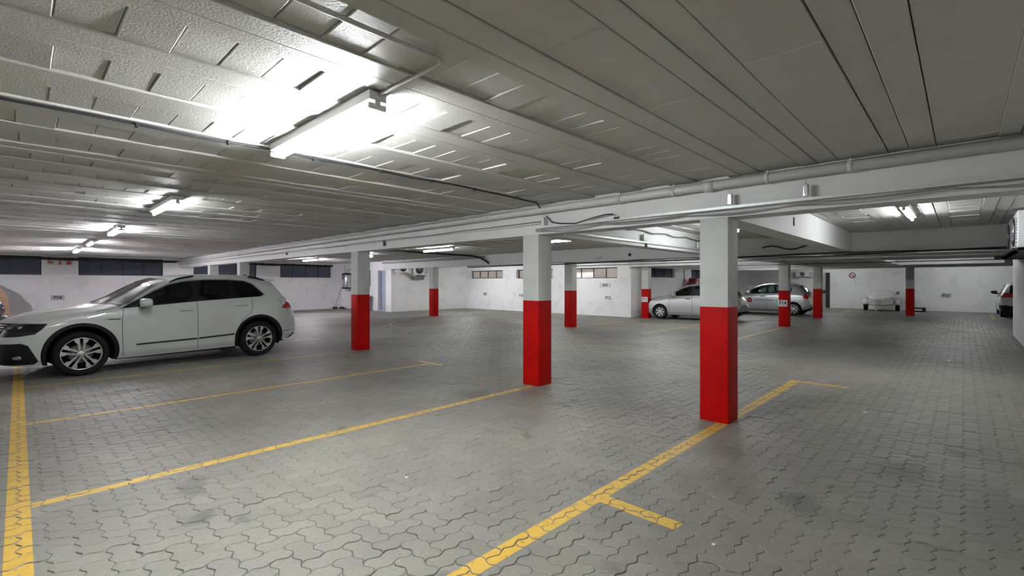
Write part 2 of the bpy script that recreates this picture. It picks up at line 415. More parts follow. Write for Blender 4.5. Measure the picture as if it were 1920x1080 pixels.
pline([(.06, 6.90, 5.2, 6.98), (5.12, 6.62, 5.2, 7.3)], 'yellow line with a T-shaped end just in front of the white SUV bay')
pline([(.06, 9.36, 4.98, 9.43)], 'thin yellow line beside the white SUV ending at the third pillar')
pline([(.06, 12.02, 5.4, 12.09)], 'yellow line seen behind the tail of the white SUV')
pline([(12.8, 9.26, 17.75, 9.33)], 'faint yellow line running to the pillar marked P13')
pline([(12.4, 6.62, 17.4, 6.70)], 'yellow line in front of the silver hatchback')
pline([(12.9, 4.20, 17.5, 4.28)], 'yellow line running to the pillar marked P14')
pline([(12.4, 11.77, 17.2, 11.83), (12.4, 11.6, 12.46, 12.4)], 'faint far line meeting the white wall near the small blue sign')
pline([(12.4, 14.27, 17.2, 14.33)], 'faintest far line behind the scrap of paper')
pline([(27.5, 4.2, 30.4, 4.29)], 'short yellow line left of the small white trailer')
pline([(27.5, 1.65, 30.6, 1.74)], 'short yellow line at the foot of the pillar right of the trailer')
pline([(27.0, -.95, 31.0, -.86)], 'short yellow line beside the white hatchback at the far right')

# ------------------------------------------------------------------ ceiling: ribs and blocks
def build_ceiling():
    b = MB(); bays = [(-3, 5.02), (5.32, 12.45), (12.75, 17.6), (17.9, 22.8), (23.1, 27.1), (27.4, 32.7)]
    def slab(x0, x1, y0, y1, z, dzx=0, dzy=0):
        # box open to the top, bottom face tilted, thin chamfer
        c = .004; gp = .003 if y0 < 1.9 else .0012; x0 += .001; x1 -= .001; y0 += gp; y1 -= gp
        zz = [z, z + dzx, z + dzx + dzy, z + dzy]
        v = [(x0 + c, y0 + c, zz[0]), (x1 - c, y0 + c, zz[1]), (x1 - c, y1 - c, zz[2]), (x0 + c, y1 - c, zz[3]),
             (x0, y0, zz[0] + c), (x1, y0, zz[1] + c), (x1, y1, zz[2] + c), (x0, y1, zz[3] + c),
             (x0, y0, z + .03), (x1, y0, z + .03), (x1, y1, z + .03), (x0, y1, z + .03)]
        b.add(v, [(0, 3, 2, 1)] + [(i, (i + 1) % 4, (i + 1) % 4 + 4, i + 4) for i in range(4)] + [(i + 4, (i + 1) % 4 + 4, (i + 1) % 4 + 8, i + 8) for i in range(4)])
    for bi, (x0, x1) in enumerate(bays):
        ymax = 25.7 if x0 < 12 else (20.7 if x0 < 17 else 10.1); ymin = -1.0 if x1 < 19.2 else -4
        k0 = int((ymin + .19) / .638) - 1; k1 = int((ymax + .19) / .638) + 1
        for k in range(k0, k1):
            yb = -.19 + .638 * k + random.uniform(-.006, .006)
            near = math.hypot(max(x0, 0), yb) < 9
            a0, a1 = max(yb, ymin), min(yb + .345, ymax)
            if a1 > a0 + .02:
                x = x0; off = random.uniform(0, .2)
                first = True
                while x < x1 - .01:
                    big = (bi == 0 and yb < 1.3)   # over the near right the blocks are flush and joints open rarely
                    ln = (random.choice((.6, .8, 1.0)) if big else .198) - (off if first else 0); first = False
                    xe = min(x + ln, x1)
                    j = .0018 if big else .0035
                    slab(x, xe - random.choice((0, .001, .004)), a0, a1, CEIL - .012 * (yb < 1.3) + random.gauss(0, j), random.gauss(0, j * .8), random.gauss(0, j * .8)); x = xe
            # the rib: one or two planks
            r0, r1 = yb + .345, yb + .638
            r0c, r1c = max(r0, ymin), min(r1, ymax)
            if r1c > r0c + .02:
                zr = CEIL - .014 + random.gauss(0, .002)
                if near or True:
                    mid = (r0c + r1c) / 2 + random.uniform(-.01, .03)
                    d = random.choice((0, .004, -.004))
                    slab(x0, x1, r0c, mid, zr, random.gauss(0, .002)); slab(x0, x1, mid, r1c, zr + d, random.gauss(0, .002))
    b.box(-3, 12.9, -1, 25.7, CEIL + .02, CEIL + .2, 0); b.box(12.9, 17.8, -1, 20.7, CEIL + .02, CEIL + .2, 0); b.box(17.8, 32.7, -1, 10.1, CEIL + .02, CEIL + .2, 0)
    b.box(19.1, 32.7, -4, -1, CEIL + .02, CEIL + .2, 0)
    me = D.meshes.new('ceiling'); me.from_pydata(b.v, [], b.f); me.materials.append(M['ceil']); me.update(); me.shade_flat()
    o = D.objects.new('ceiling', me); COL.objects.link(o); tag(o, 'white painted rib and block concrete ceiling', kind='structure')
build_ceiling()

# ------------------------------------------------------------------ walls
def wall(name, axis, plane, th, u0, u1, holes=(), label=None, z1=CEIL + .02):
    """axis 'x': runs along x at y=plane..plane+th; 'y': runs along y"""
    b = MB()
    def bx(a, c, z0, zz):
        if c - a < 1e-4 or zz - z0 < 1e-4: return
        if axis == 'x': b.box(a, c, plane, plane + th, z0, zz)
        else: b.box(plane, plane + th, a, c, z0, zz)
    u = u0
    for (h0, h1, hz0, hz1) in sorted(holes):
        bx(u, h0, -.02, z1); bx(h0, h1, -.02, hz0); bx(h0, h1, hz1, z1); u = h1
    bx(u, u1, -.02, z1)
    o = b.build(name, M['wall_x' if axis == 'x' else 'wall_y']); tag(o, label, kind='structure'); return o
W_BACK = [(-1.9, .62, 1.76, 2.49), (1.67, 4.45, 1.76, 2.49), (5.60, 8.29, 1.74, 2.45), (9.42, 12.17, 1.74, 2.45)]
wall('wall_back', 'x', 25.7, .3, -3.2, 13.1, W_BACK, 'white wall with the wide dark louvred windows and the P04 plate')
wall('wall_store', 'y', 12.9, .2, 20.7, 25.7, [(21.15, 22.0, -.02, 2.13)], 'white wall with the grey blue door')
wall('wall_plant', 'x', 20.7, .2, 13.1, 18.0, (), 'white wall carrying two air conditioning condensers')
W_P12 = [(17.7, 20.3, 1.70, 2.13), (14.3, 16.7, 1.68, 2.13), (10.75, 13.4, 1.66, 2.13)]
wall('wall_middle', 'y', 17.8, .3, 10.1, 20.7, W_P12, 'white wall carrying the P12 plate and brownish high windows')
W_REC = [(19.3, 22.0, 1.70, 2.13), (23.9, 27.0, 1.68, 2.13)]
wall('wall_recess', 'x', 10.1, .3, 18.1, 32.9, W_REC, 'white wall behind the fire hose reel')
wall('wall_far', 'y', 32.7, .2, -4.2, 10.1, [(5.62, 6.35, -.02, 2.05)], 'white end wall behind the trailer')
wall('wall_right', 'x', -1.2, .2, -3.2, 19.1, (), 'white wall ending at the right edge of the view')
wall('wall_nook', 'y', 18.9, .2, -4.2, -1.2, (), 'hidden side of the recess for the far right car')
wall('wall_nook_back', 'x', -4.2, .2, 19.1, 32.7, (), 'hidden back of the recess for the far right car')
wall('wall_left', 'y', -3.2, .2, -1.0, 25.7, (), 'white wall beyond the nose of the white SUV')

def louvre(idx, axis, plane, u0, u1, z0, z1, bars, warm, label, depth):
    """a window: frame, louvre blades with bars, pane behind. depth is the inward sign"""
    r = D.objects.new('window_%d' % idx, None); COL.objects.link(r); tag(r, label, kind='structure')
    if axis == 'x': r.location = (u0, plane, z0)
    else: r.location = (plane, u0, z0)
    L = u1 - u0; Hh = z1 - z0
    def bx(b, a, c, d0, d1, e0, e1):
        if axis == 'x': b.box(a, c, d0, d1, e0, e1)
        else: b.box(d0, d1, a, c, e0, e1)
    f = MB(); t = .035
    for (a, c, e0, e1) in ((0, L, 0, t), (0, L, Hh - t, Hh), (0, t, 0, Hh), (L - t, L, 0, Hh)): bx(f, a, c, depth, depth + .05, e0, e1)
    for k in range(1, bars): x = L * k / bars; bx(f, x - .014, x + .014, depth - .01, depth + .04, t, Hh - t)
    f.build('window_frame', M['frame'], r)
    lo = MB(); n = int(Hh / .052)
    for k in range(n):
        z = t + (Hh - 2 * t) * (k + .5) / n; dz = .010 if warm else .022; a, c = t, L - t
        if axis == 'x': v = [(a, depth + .01, z - dz), (c, depth + .01, z - dz), (c, depth + .04, z + dz), (a, depth + .04, z + dz)]
        else: v = [(depth + .01, a, z - dz), (depth + .01, c, z - dz), (depth + .04, c, z + dz), (depth + .04, a, z + dz)]
        v += [(p[0], p[1], p[2] + .004) for p in v]
        lo.add(v, [(0, 1, 2, 3), (4, 7, 6, 5), (0, 4, 5, 1), (2, 6, 7, 3), (1, 5, 6, 2), (0, 3, 7, 4)])
    lo.build('louvre_blades', M['louverb' if warm else 'louver'], r)
    p = MB(); bx(p, t, L - t, depth + .07, depth + .08, t, Hh - t); p.build('window_pane', M['sky_pane_w' if warm else 'sky_pane'], r)
    if idx == 7:
        p = MB(); bx(p, L * .5, L - t, depth + .06, depth + .068, t, Hh * .62); p.build('window_pane', M['sky_pane_b'], r)
lab = ['louvred window cut by the left edge of the view', 'wide louvred window right of the red arrow sign', 'louvred window behind the far pillars above the white SUV', 'louvred window left of the steel water heater']
for i, h in enumerate(W_BACK): louvre(i + 1, 'x', 25.7, h[0], h[1], h[2], h[3], (3, 4, 3, 4)[i], False, lab[i], .10 if i != 3 else .14)
lab = ['brownish window above the leftmost small plate', 'brownish window mostly behind the second pillar', 'brownish window with a bright pane above P12']
for i, h in enumerate(W_P12): louvre(i + 5, 'y', 17.8, h[0], h[1], h[2], h[3], 4, True, lab[i], .16)
lab = ['grey window left of the fire hose reel', 'grey window right of the fire hose reel']
for i, h in enumerate(W_REC): louvre(i + 8, 'x', 10.1, h[0], h[1], h[2], h[3], 3, False, lab[i], .12)

# doors
d1 = D.objects.new('door_1', None); COL.objects.link(d1); d1.location = (12.9, 21.15, 0); tag(d1, 'grey blue door standing ajar beside the white pier', kind='structure')
b = MB(); b.box(-.01, .2, 0, .06, 0, 2.13); b.box(-.01, .2, .79, .85, 0, 2.13); b.box(-.01, .2, 0, .85, 2.08, 2.13); b.build('door_frame', M['white'], d1)
b = MB(); b.rbox(.06, .10, .06, .50, .01, 2.07, .004); b.box(.05, .06, .12, .44, .25, .85); b.box(.05, .06, .12, .44, 1.1, 1.9)
dl = b.build('door_panel', M['greydoor'], d1)
b = MB(); b.tube([(.06, .46, 1.0), (.0, .46, 1.0), (.0, .38, 1.0)], .011); b.box(.045, .06, .43, .49, .94, 1.10); b.build('door_handle', M['metal'], dl)
b = MB(); b.rbox(.10, .14, .48, .80, .01, 2.07, .004); b.build('door_panel', M['jamb'], d1)
d2 = D.objects.new('door_2', None); COL.objects.link(d2); d2.location = (32.7, 5.62, 0); tag(d2, 'dark metal gate post and pale door at the far wall behind the silver hatchback', kind='structure')
b = MB(); b.box(-.04, .1, 0, .2, 0, 2.05); b.box(-.03, .08, .66, .73, 0, 2.05); b.build('door_frame', M['blackm'], d2)
b = MB(); b.rbox(.05, .09, .2, .66, .01, 2.04, .004); p = b.build('door_panel', mat('door_beige', (.48, .44, .38), .5), d2)
b = MB(); b.rbox(-.06, .06, .2, .42, .88, 1.02, .01); b.build('door_handle', M['blackm'], p)

# ------------------------------------------------------------------ beams and pillars
def beam(x0, x1, y0, y1, label, group='white downstand beams', z0=BEAM):
    b = MB(); b.box(x0, x1, y0, y1, z0, CEIL + .02); o = b.build('ceiling_beam', M['beam']); tag(o, label, 'beam', group); return o
beam(5.02, 5.32, -1, 25.7, 'long white beam with the drain pipe crossing the middle of the picture')
beam(12.45, 12.75, -1, 20.7, 'second white beam behind the nearest two pillars, with a round black hole')
beam(17.6, 17.9, -1, 10.1, 'white beam over the pillars marked P13 and P14')
beam(22.8, 23.1, -1, 10.1, 'white beam behind the P14 pillar over the silver hatchback')
beam(27.1, 27.4, -4, 10.1, 'farthest white beam over the pillar beside the trailer')
for x0, x1, a in ((5.32, 12.45, 'nearest'), (12.75, 17.6, 'second'), (17.9, 22.8, 'third'), (23.1, 27.1, 'fourth')):
    beam(x0, x1, 1.74, 2.04, '%s length of the cross beam in line with the nearest pillar' % a)
for x0, x1, a in ((5.32, 12.45, 'nearest'), (12.75, 17.6, 'second'), (17.9, 22.8, 'third')):
    beam(x0, x1, 4.29, 4.59, '%s length of the cross beam in line with the second pillar' % a)

def pillar(x, y, label, wd=.29):
    b = MB(); b.rbox(0, wd, 0, wd, -.02, BEAM, .006)
    o = b.build('pillar', M['pillar'], None, (x, y, 0)); tag(o, label, 'pillar', 'red and white square pillars'); return o
pillar(5.02, 1.74, 'nearest and largest pillar, white above and red below, right of centre')
pillar(5.02, 4.29, 'second nearest pillar, white over red, near the middle of the picture')
pillar(5.02, 9.37, 'third pillar, white over dark red, just right of the tail of the white SUV')
pillar(5.02, 17.15, 'white pillar top showing above the roof of the white SUV, the right one')
pillar(5.02, 20.65, 'white pillar top showing above the roof of the white SUV, the left one')
pillar(12.42, 16.6, 'small bright red and white pillar right of the condensers')
pillar(12.45, 9.22, 'red and white pillar between the second pillar and the P12 plate')
pillar(17.85, 9.35, 'red and white pillar carrying the P13 plate')
pillar(17.55, 4.17, 'red and white pillar carrying the P14 plate')
pillar(22.8, 4.22, 'red and white pillar behind the tail of the silver car with lettering')
pillar(27.1, 1.55, 'red and white pillar just right of the white trailer')

# ------------------------------------------------------------------ lamps
def make_lamp(tubes=2, cool=False, length=1.5, glow=None):
    r = thing('fluorescent_lamp', 'lamp', 'lamp', (0, 0, 0)); L = length
    b = MB(); b.rbox(-.055, .055, -L / 2, L / 2, -.055, 0, .005); b.build('lamp_housing', M['white'], r)
    xs = (-.026, .026) if tubes == 2 else (0,)
    for s in (-1, 1):
        e = MB(); y = s * (L / 2 - .012)
        e.rbox(-.018, .018, y - .012, y + .012, -.10, -.05, .004)
        if tubes == 2: e.rbox(-.055, .055, y - .011, y + .011, -.102, -.068, .008)
        else: e.rbox(-.02, .02, y - .011, y + .011, -.098, -.066, .008)
        e.build('lamp_holder', M['plastic'], r)
    for x in xs:
        b = MB(); b.tube([(x, -L / 2 + .03, -.086), (x, L / 2 - .03, -.086)], .0135, 12); b.build('lamp_tube', glow or M['tube_l' if cool else 'tube'], r)
    return r
L2 = make_lamp(2, glow=M['tube_b']); L2c = make_lamp(2, True); L1 = make_lamp(1); L1c = make_lamp(1, True); L2f = make_lamp(2, glow=M['tube_f']); L1f = make_lamp(1, glow=M['tube_f']); L1m = make_lamp(1, glow=M['tube_m']); L1d = make_lamp(1, glow=M['tube_d'])
used = set()
def lamp(proto, x, y, rz, label, group='ceiling fluorescent lamps', z=CEIL - .012):
    o = proto if proto not in used else copy_tree(proto); used.add(proto)
    o.location = (x, y, z); o.rotation_euler = (0, 0, rz); tag(o, label, None, group); return o
PI = math.pi
lamp(L2, 1.40, 3.13, 0, 'large twin tube lamp glowing close overhead, upper left of centre')
lamp(L1, 1.36, 7.75, 0, 'second lamp from the camera in the left row, above the white SUV')
lamp(L2c, 1.33, 12.1, 0, 'third lamp from the camera in the left row, twin glowing tubes')
lamp(L1c, 1.30, 16.3, 0, 'fourth lamp from the camera in the left row, a tiny single tube')
lamp(L2f, 1.28, 20.2, 0, 'farthest lamp of the left row, nearest the dark louvred windows')
lamp(L1, 8.94, 6.6, 0, 'lamp almost hidden behind the second pillar')
lamp(L1, 8.94, 11.7, 0, 'bright single tube between the third and second pillars')
lamp(L1f, 8.94, 20.9, 0, 'small bright tube left of the third pillar near the back windows')
lamp(L1d, 9.0, .58, PI / 2, 'bright tube seen under the beam at the right of the picture')
lamp(L1, 8.86, 3.14, PI / 2, 'lamp hidden behind the top of the nearest pillar, only its end peeping out')
for x, y in ((15.1, 7.3), (15.1, 12.6), (15.1, 17.6), (20.3, 6.9), (25.0, 7.4), (30.0, 5.2), (30.0, -.2)):  # unseen lamps, added to light the far bays and their walls
    lamp(L1m if x < 16 else L1, x, y, 0, 'unseen white tube lamp added behind the far beams to light the bays', 'unseen lamps added behind the far beams')
lamp(L1, 20.3, .4, 0, 'unseen white tube lamp added behind the far beams to light the bays', 'unseen lamps added behind the far beams')  # one more added lamp, unseen behind the beams
t = thing('bulkhead_lamp', 'small round bulkhead lamp lit beside the top of the third pillar', 'lamp', (8.94, 15.7, CEIL - .012))
b = MB(); b.lathe([(.09, 0), (.09, -.03), (.07, -.05)], (0, 0, 0), 'z', 20); b.build('lamp_base', M['plastic'], t)
b = MB(); b.sphere((0, 0, -.085), (.06, .06, .055)); b.build('lamp_globe', M['tube'], t)

# ------------------------------------------------------------------ pipes, conduits, cables
def pipe(name, pts, r, m, label, cat, group=None, n=10, clamps=(), clampm=None, clampr=1.25):
    t = thing(name, label, cat, pts[0], 0, group); p0 = Vector(pts[0]); b = MB(); b.tube([Vector(p) - p0 for p in pts], r, n); b.build(name + '_run', m, t)
    return t, p0
PX = 4.935
t, p0 = pipe('drain_pipe', [(PX, -1.0, 2.46), (PX, 3, 2.445), (PX, 9, 2.425), (PX, 16, 2.40), (PX, 25.6, 2.37)], .044, M['pipe'], 'thick grey white drain pipe slung along the long beam', 'pipe', n=20)
for y in (.7, 1.35, 2.28, 2.95, 5.2, 7.5, 10, 13, 17):
    z = 2.46 - (y + 1) * .0045; c = Vector((PX, y, z)) - p0; b = MB()
    b.lathe([(.046, -.018), (.0505, -.018), (.0505, .018), (.046, .018)], c, 'y', 20, closed=True); b.box(c.x - .004, c.x + .004, c.y - .008, c.y + .008, c.z + .045, CEIL - .02 - p0.z)
    b.build('pipe_clamp', M['pipe'], t)
b = MB(); c = Vector((PX, 1.9, 2.447)) - p0; b.lathe([(.044, -.05), (.052, -.05), (.052, .05), (.044, .05)], c, 'y', 20, closed=True); b.build('pipe_coupling', M['pipe'], t)
pipe('conduit', [(4.985, -1, 2.505), (4.985, 25.6, 2.505)], .010, M['pipe'], 'thin white conduit in the angle above the drain pipe', 'conduit', n=8)
# galvanised channel on the beam face with hanging boxes
t = thing('cable_channel', 'bright galvanised channel fixed along the face of the long beam', 'cable channel', (4.98, -1, 2.215))
b = MB(); b.box(-.02, .02, 0, 5.3, -.012, .0); b.box(-.02, -.016, 0, 5.3, .0, .014); b.box(.016, .02, 0, 5.3, .0, .014); b.build('channel_rail', M['galv'], t)
for y, lb in ((1.69, 'bright metal junction box hung in front of the beam, above the nearest pillar'), (1.03, 'grey metal junction box hung in front of the beam, right of the nearest pillar'), (4.12, 'metal junction box hung above the second pillar')):
    q = thing('junction_box', lb, 'junction box', (4.93, y, 2.235), 0, 'metal junction boxes hung on the long beam')
    b = MB(); b.rbox(-.018, .018, -.022, .022, 0, .11, .004); b.build('box_body', M['metal'], q)
    b = MB(); b.tube([(0, 0, .115), (0, 0, CEIL - .02 - 2.235)], .003, 6); b.build('hanger_rod', M['metal'], q)
    b = MB(); b.box(-.021, -.018, -.012, .012, .015, .10); b.build('box_lid', M['steel'], q)
def sag(x, y0, y1, z0, z1, n, amp, seed, xj=.006):
    rs = random.Random(seed); pts = []; y = y0; N = n * 8
    for i in range(N + 1):
        f_ = i / N; ph = (i % 8) / 8; a = amp * (0.3 + rs.random() * .1)
        pts.append((x + math.sin(f_ * n * 2.1 + seed) * xj, y0 + (y1 - y0) * f_, z0 + (z1 - z0) * f_ - amp * math.sin(math.pi * ph) * (1 if (i // 8 + seed) % 2 else .35)))
    return pts
for s, (z0, z1, am, r) in enumerate(((2.20, 2.19, .015, .0035), (2.18, 2.18, .04, .003), (2.165, 2.175, .025, .0035), (2.185, 2.165, .03, .0028))):
    pipe('cable', sag(4.985 - .004 * s, -1, 4.3, z0, z1, 5, am, s), r, M['cable_l'], '%s grey cable drooping under the metal channel on the long beam' % ('topmost', 'thickest', 'lowest hanging', 'thinnest')[s], 'cable', 'loose cables along the long beam', n=6)
for s, (z0, z1) in enumerate(((2.30, 2.28), (2.275, 2.26))):
    pipe('cable', sag(5.0, 4.2, 25.6, z0, z1, 12, .012, s + 4), .006, M['pipe'] if s else M['cable'], 'thin %s run of conduit along the left part of the long beam' % ('upper' if s == 0 else 'lower'), 'conduit', None, n=6)
pipe('cable', [(4.97, 4.10, 2.36), (4.95, 4.0, 2.27), (4.95, 3.85, 2.235), (4.95, 3.6, 2.215), (4.95, 3.35, 2.26), (4.95, 3.15, 2.285), (4.95, 3.05, 2.28)], .008, M['black'], 'black cable tail looping up beside the second pillar', 'cable', n=8)
b = MB(); b.rbox(-.012, .012, -.035, .035, -.012, .012, .003); o = b.build('cable_connector', M['black'], None, (4.95, 3.0, 2.23)); tag(o, 'small black connector on the cables right of the second pillar', 'connector')
# cable across the ceiling along a rib
pts = [(-3 + .25 * i, 4.02 + .012 * math.sin(i * .9) + max(0, (i - 26)) * .014, CEIL - .022 - .004 * math.sin(i * 1.7)) for i in range(32)] + [(4.9, 4.16, 2.47), (4.96, 4.15, 2.40)]
t, p0 = pipe('cable', pts, .009, M['blackm'], 'black cable clipped across the ceiling past the big lamp', 'cable', n=6)
for x in (-.1, .55, 1.1, 1.75, 2.4, 3.0, 3.6, 4.3):
    b = MB(); b.box(x - .006 - p0.x, x + .006 - p0.x, 4.0 - p0.y, 4.05 - p0.y, CEIL - .04 - p0.z, CEIL - .014 - p0.z); b.build('cable_clip', M['blackm'], t)
t, p0 = pipe('conduit', [(-3, 1.80, CEIL - .026), (1.2, 1.80, CEIL - .026), (1.36, 1.80, CEIL - .026), (1.41, 1.82, CEIL - .026), (1.42, 1.88, CEIL - .026), (1.41, 2.42, CEIL - .026)], .011, M['ceil'], 'white painted conduit bending round to feed the big lamp', 'conduit', n=10)
# conduit beyond
pipe('conduit', [(12.40, 13.3, 2.48), (12.40, 20.7, 2.46)], .014, M['cable'], 'thin grey pipe high on the second beam, left stretch', 'conduit', n=6)
pipe('conduit', [(12.38, 13.3, 2.42), (12.38, 20.7, 2.40)], .014, M['cable'], 'lower thin grey pipe on the second beam, left stretch', 'conduit', n=6)
pipe('hose', [(5.4, 13.0, 2.47), (8, 13.0, 2.47), (10.4, 13.0, 2.45), (11.5, 13.0, 2.44), (11.9, 13.0, 2.38), (12.2, 13.0, 2.27), (12.32, 13.0, 2.2)], .035, M['black'], 'thick black hose under the ceiling bending down at its end', 'hose', n=10)
def tray(x, y0, y1, z, label):
    t = thing('cable_tray', label, 'cable tray', (x, y0, z)); b = MB(); L = y1 - y0
    b.box(-.05, .05, 0, L, 0, .006); b.box(-.05, -.045, 0, L, .006, .03); b.build('tray_rail', M['metal'], t)
    for k in range(3):
        b = MB(); p = [(-.066 - .006 * k + .006 * math.sin(i * .9 + k), L * i / 40, .012 + .02 * k + .012 * math.sin(i * .6 + k * 1.4)) for i in range(41)]
        b.tube(p, .011, 6); b.build('tray_cable', M['black'], t)
    for k in range(4):
        b = MB(); p = [(-.03 + .018 * k + .008 * math.sin(i * 1.3 + k), L * i / 40, .018 + .008 * math.sin(i * .7 + k * 2)) for i in range(41)]
        b.tube(p, .010, 6); b.build('tray_cable', M['blackm'], t)
    for i in range(int(L / 1.6)):
        b = MB(); y = .5 + i * 1.6; b.box(-.06, -.05, y - .02, y + .02, -.01, BEAM - z + .02); b.box(-.06, .06, y - .02, y + .02, -.014, -.004); b.build('tray_bracket', M['plastic'], t)
    return t
tray(12.37, -.9, 14.2, 2.05, 'cable tray with black cables hung under the second beam')
pipe('conduit', [(12.30, -.9, 1.99), (12.30, 9.2, 1.99)], .016, M['pipe'], 'white pipe running below the cable tray of the second beam', 'pipe', n=8)
pipe('conduit', [(17.5, -.9, 2.06), (17.5, 10, 2.06)], .014, M['cable'], 'thin dark pipe below the beam over P13 and P14', 'pipe', n=6)
pts = [(-3 + .4 * i, 25.62, 2.395 + .008 * math.sin(i)) for i in range(40)]; pts = [p for p in pts if p[0] < 12.5]
t = thing('cable_bundle', 'black bundle of cables fixed across the wide louvred windows', 'cable', pts[0])
for k in range(3):
    b = MB(); b.tube([(p[0] - pts[0][0], -.02 * k, p[2] - pts[0][2] + .03 * (k - 1) + .008 * math.sin(i * (1 + k))) for i, p in enumerate(pts)], .022, 6); b.build('cable_strand', M['black'], t)
for i in range(14):
    b = MB(); b.box(.5 + i * 1.1, .54 + i * 1.1, -.06, .06, -.07, .07); b.build('cable_bracket', M['blackm'], t)
# channel on the cross beam with its cable and boxes
t = thing('cable_channel', 'galvanised channel along the cross beam behind the nearest two pillars', 'cable channel', (5.4, 4.265, 2.20))
b = MB(); b.box(0, 7, -.02, .02, -.015, .015); b.build('channel_rail', M['galv'], t)
for x, lb in ((7.96, 'small wire framed box on the cross beam between the nearest two pillars'), (10.4, 'faint small box on the cross beam, hard by the nearest pillar')):
    q = thing('junction_box', lb, 'junction box', (x, 4.24, 2.22), 0, 'junction boxes on the cross beam')
    b = MB(); b.rbox(-.05, .05, -.02, .02, 0, .12, .004); b.build('box_body', M['plastic'], q)
    b = MB(); b.tube([(0, 0, .11), (0, 0, .30)], .004, 6); b.build('hanger_rod', M['metal'], q)
pipe('cable', [(5.6 + .3 * i, 4.26, 2.40 - .0 * i + .02 * math.sin(i * 1.9)) for i in range(22)], .014, M['cable'], 'wavy dark cable along the top of the cross beam', 'cable', n=6)
pipe('cable', [(12.40, 2.2 + .1 * i, 2.28 + .05 * math.sin(i * .7) ) for i in range(14)], .016, M['black'], 'black cable looping on the second beam right of the nearest pillar', 'cable', n=6)
def disc(x, y, z, r, label, name='beam_hole'):
    b = MB(); b.lathe([(r, 0), (r, -.012), (r * .8, -.014)], (0, 0, 0), 'x', 20); o = b.build(name, M['black'], None, (x, y, z)); tag(o, label, 'dark hole disc')  # flat black disc stands for the dark inside a hole
disc(12.45, 7.1, 2.28, .048, 'black disc standing for the dark of a round hole in the second beam above the P12 plate')
b = MB(); b.rbox(-.03, 0, -.035, .035, -.05, .05, .008); o = b.build('camera_mount', M['black'], None, (5.02, 8.28, 2.235)); tag(o, 'small black box on the long beam right of the third pillar', 'mount')
b = MB(); b.rbox(-.03, 0, -.025, .025, -.03, .03, .006); o = b.build('camera_mount', M['black'], None, (5.02, 13.2, 2.235)); tag(o, 'tiny black box on the long beam above the tail of the white SUV', 'mount')
b = MB(); b.rbox(-.03, .03, -.03, 0, -.05, .05, .012); o = b.build('camera_mount', M['black'], None, (8.1, 4.29, 2.165)); tag(o, 'small black box low on the cross beam between the nearest two pillars', 'mount')
b = MB(); b.box(-.012, 0, -.012, .012, -.06, .06); o = b.build('beam_slot', M['black'], None, (7.6, 1.738, 2.32)); tag(o, 'short dark slot in the cross beam right of the nearest pillar', 'slot')
b = MB(); b.tube([(0, 0, 0), (0, .0, -.0), (0, 1, 0), (0, 2.0, .01)], .022, 8); o = b.build('hose', M['black'], None, (8.7, -.98, 2.45)); tag(o, 'thick black insulated pipe under the ceiling leading to the right hand condensers', 'hose')
# wire curls where things hang from the long beam at the far left
b = MB(); b.tube([(0, .0, .10), (-.02, .06, .04), (0, .02, -.03), (-.03, -.05, .02), (0, -.1, .06), (-.02, -.14, -.04)], .006, 6); o = b.build('wire_loop', M['white'], None, (4.95, 11.9, 2.42)); tag(o, 'loose loops of white wire on the long beam above the tail of the SUV', 'wire')

# ------------------------------------------------------------------ condensers
def condenser(loc, rz, wd, hh, dp, label, fan=True, group=None, brackets=True):
    t = thing('air_conditioner', label, 'air conditioner', loc, rz, group)      # local: width x, front -y, z up
    b = MB(); b.rbox(0, wd, -dp, 0, 0, hh, .015); bd = b.build('casing', M['white'], t)
    cx_, cz_ = wd * .40, hh * .5; r = hh * .40
    b = MB(); b.lathe([(r, 0), (r, .012), (r * .9, .014)], (cx_, -dp - .014, cz_), 'y', 28); b.build('fan_opening', mat('fan_dark', (.03, .045, .06), .4), t)
    b = MB()
    for k in range(1, 5): b.lathe([(r * k / 4.2, 0), (r * k / 4.2 + .004, 0), (r * k / 4.2 + .004, .004), (r * k / 4.2, .004)], (cx_, -dp - .02, cz_), 'y', 24, closed=True)
    for k in range(8):
        a = k * PI / 4; b.tube([(cx_, -dp - .018, cz_), (cx_ + r * math.cos(a), -dp - .018, cz_ + r * math.sin(a))], .003, 5)
    b.lathe([(.03, 0), (.03, .01)], (cx_, -dp - .026, cz_), 'y', 12); b.build('fan_guard', M['steel'], t)
    b = MB()
    for k in range(9): b.box(wd * .78, wd * .96, -dp - .004, -dp, hh * (.15 + .08 * k), hh * (.15 + .08 * k) + .012)
    b.build('side_vent', M['cable'], t)
    for x in (wd * .12, wd * .88) if brackets else ():
        b = MB(); b.box(x - .02, x + .02, -dp - .02, .04, -.04, 0); b.box(x - .02, x + .02, 0, .04, -.16, 0); b.tube([(x, -dp, -.03), (x, .02, -.14)], .012, 6); b.build('wall_bracket', M['plastic'], t)
    return t
condenser((13.05, 20.64, 1.97), 0, .80, .52, .30, 'left and smaller fan condenser on the far white wall', group='condensers on the far wall')
condenser((13.95, 20.64, 1.85), 0, .92, .60, .34, 'right and larger fan condenser on the far white wall', group='condensers on the far wall')
b = MB(); b.rbox(0, .60, -.25, 0, 0, .19, .01); b.box(.05, .35, -.26, -.25, .03, .17); o = b.build('duct_box', M['cable'], None, (14.11, 20.68, 1.63)); tag(o, 'grey box fixed to the wall under the larger condenser', 'box')
condenser((9.7 + .92, -.95, 1.95), PI, .92, .52, .40, 'nearer of the two condensers at the right edge of the picture', group='condensers by the right wall', brackets=False)
condenser((10.8 + .92, -.95, 1.95), PI, .92, .52, .40, 'farther of the two condensers at the right edge of the picture', group='condensers by the right wall', brackets=False)
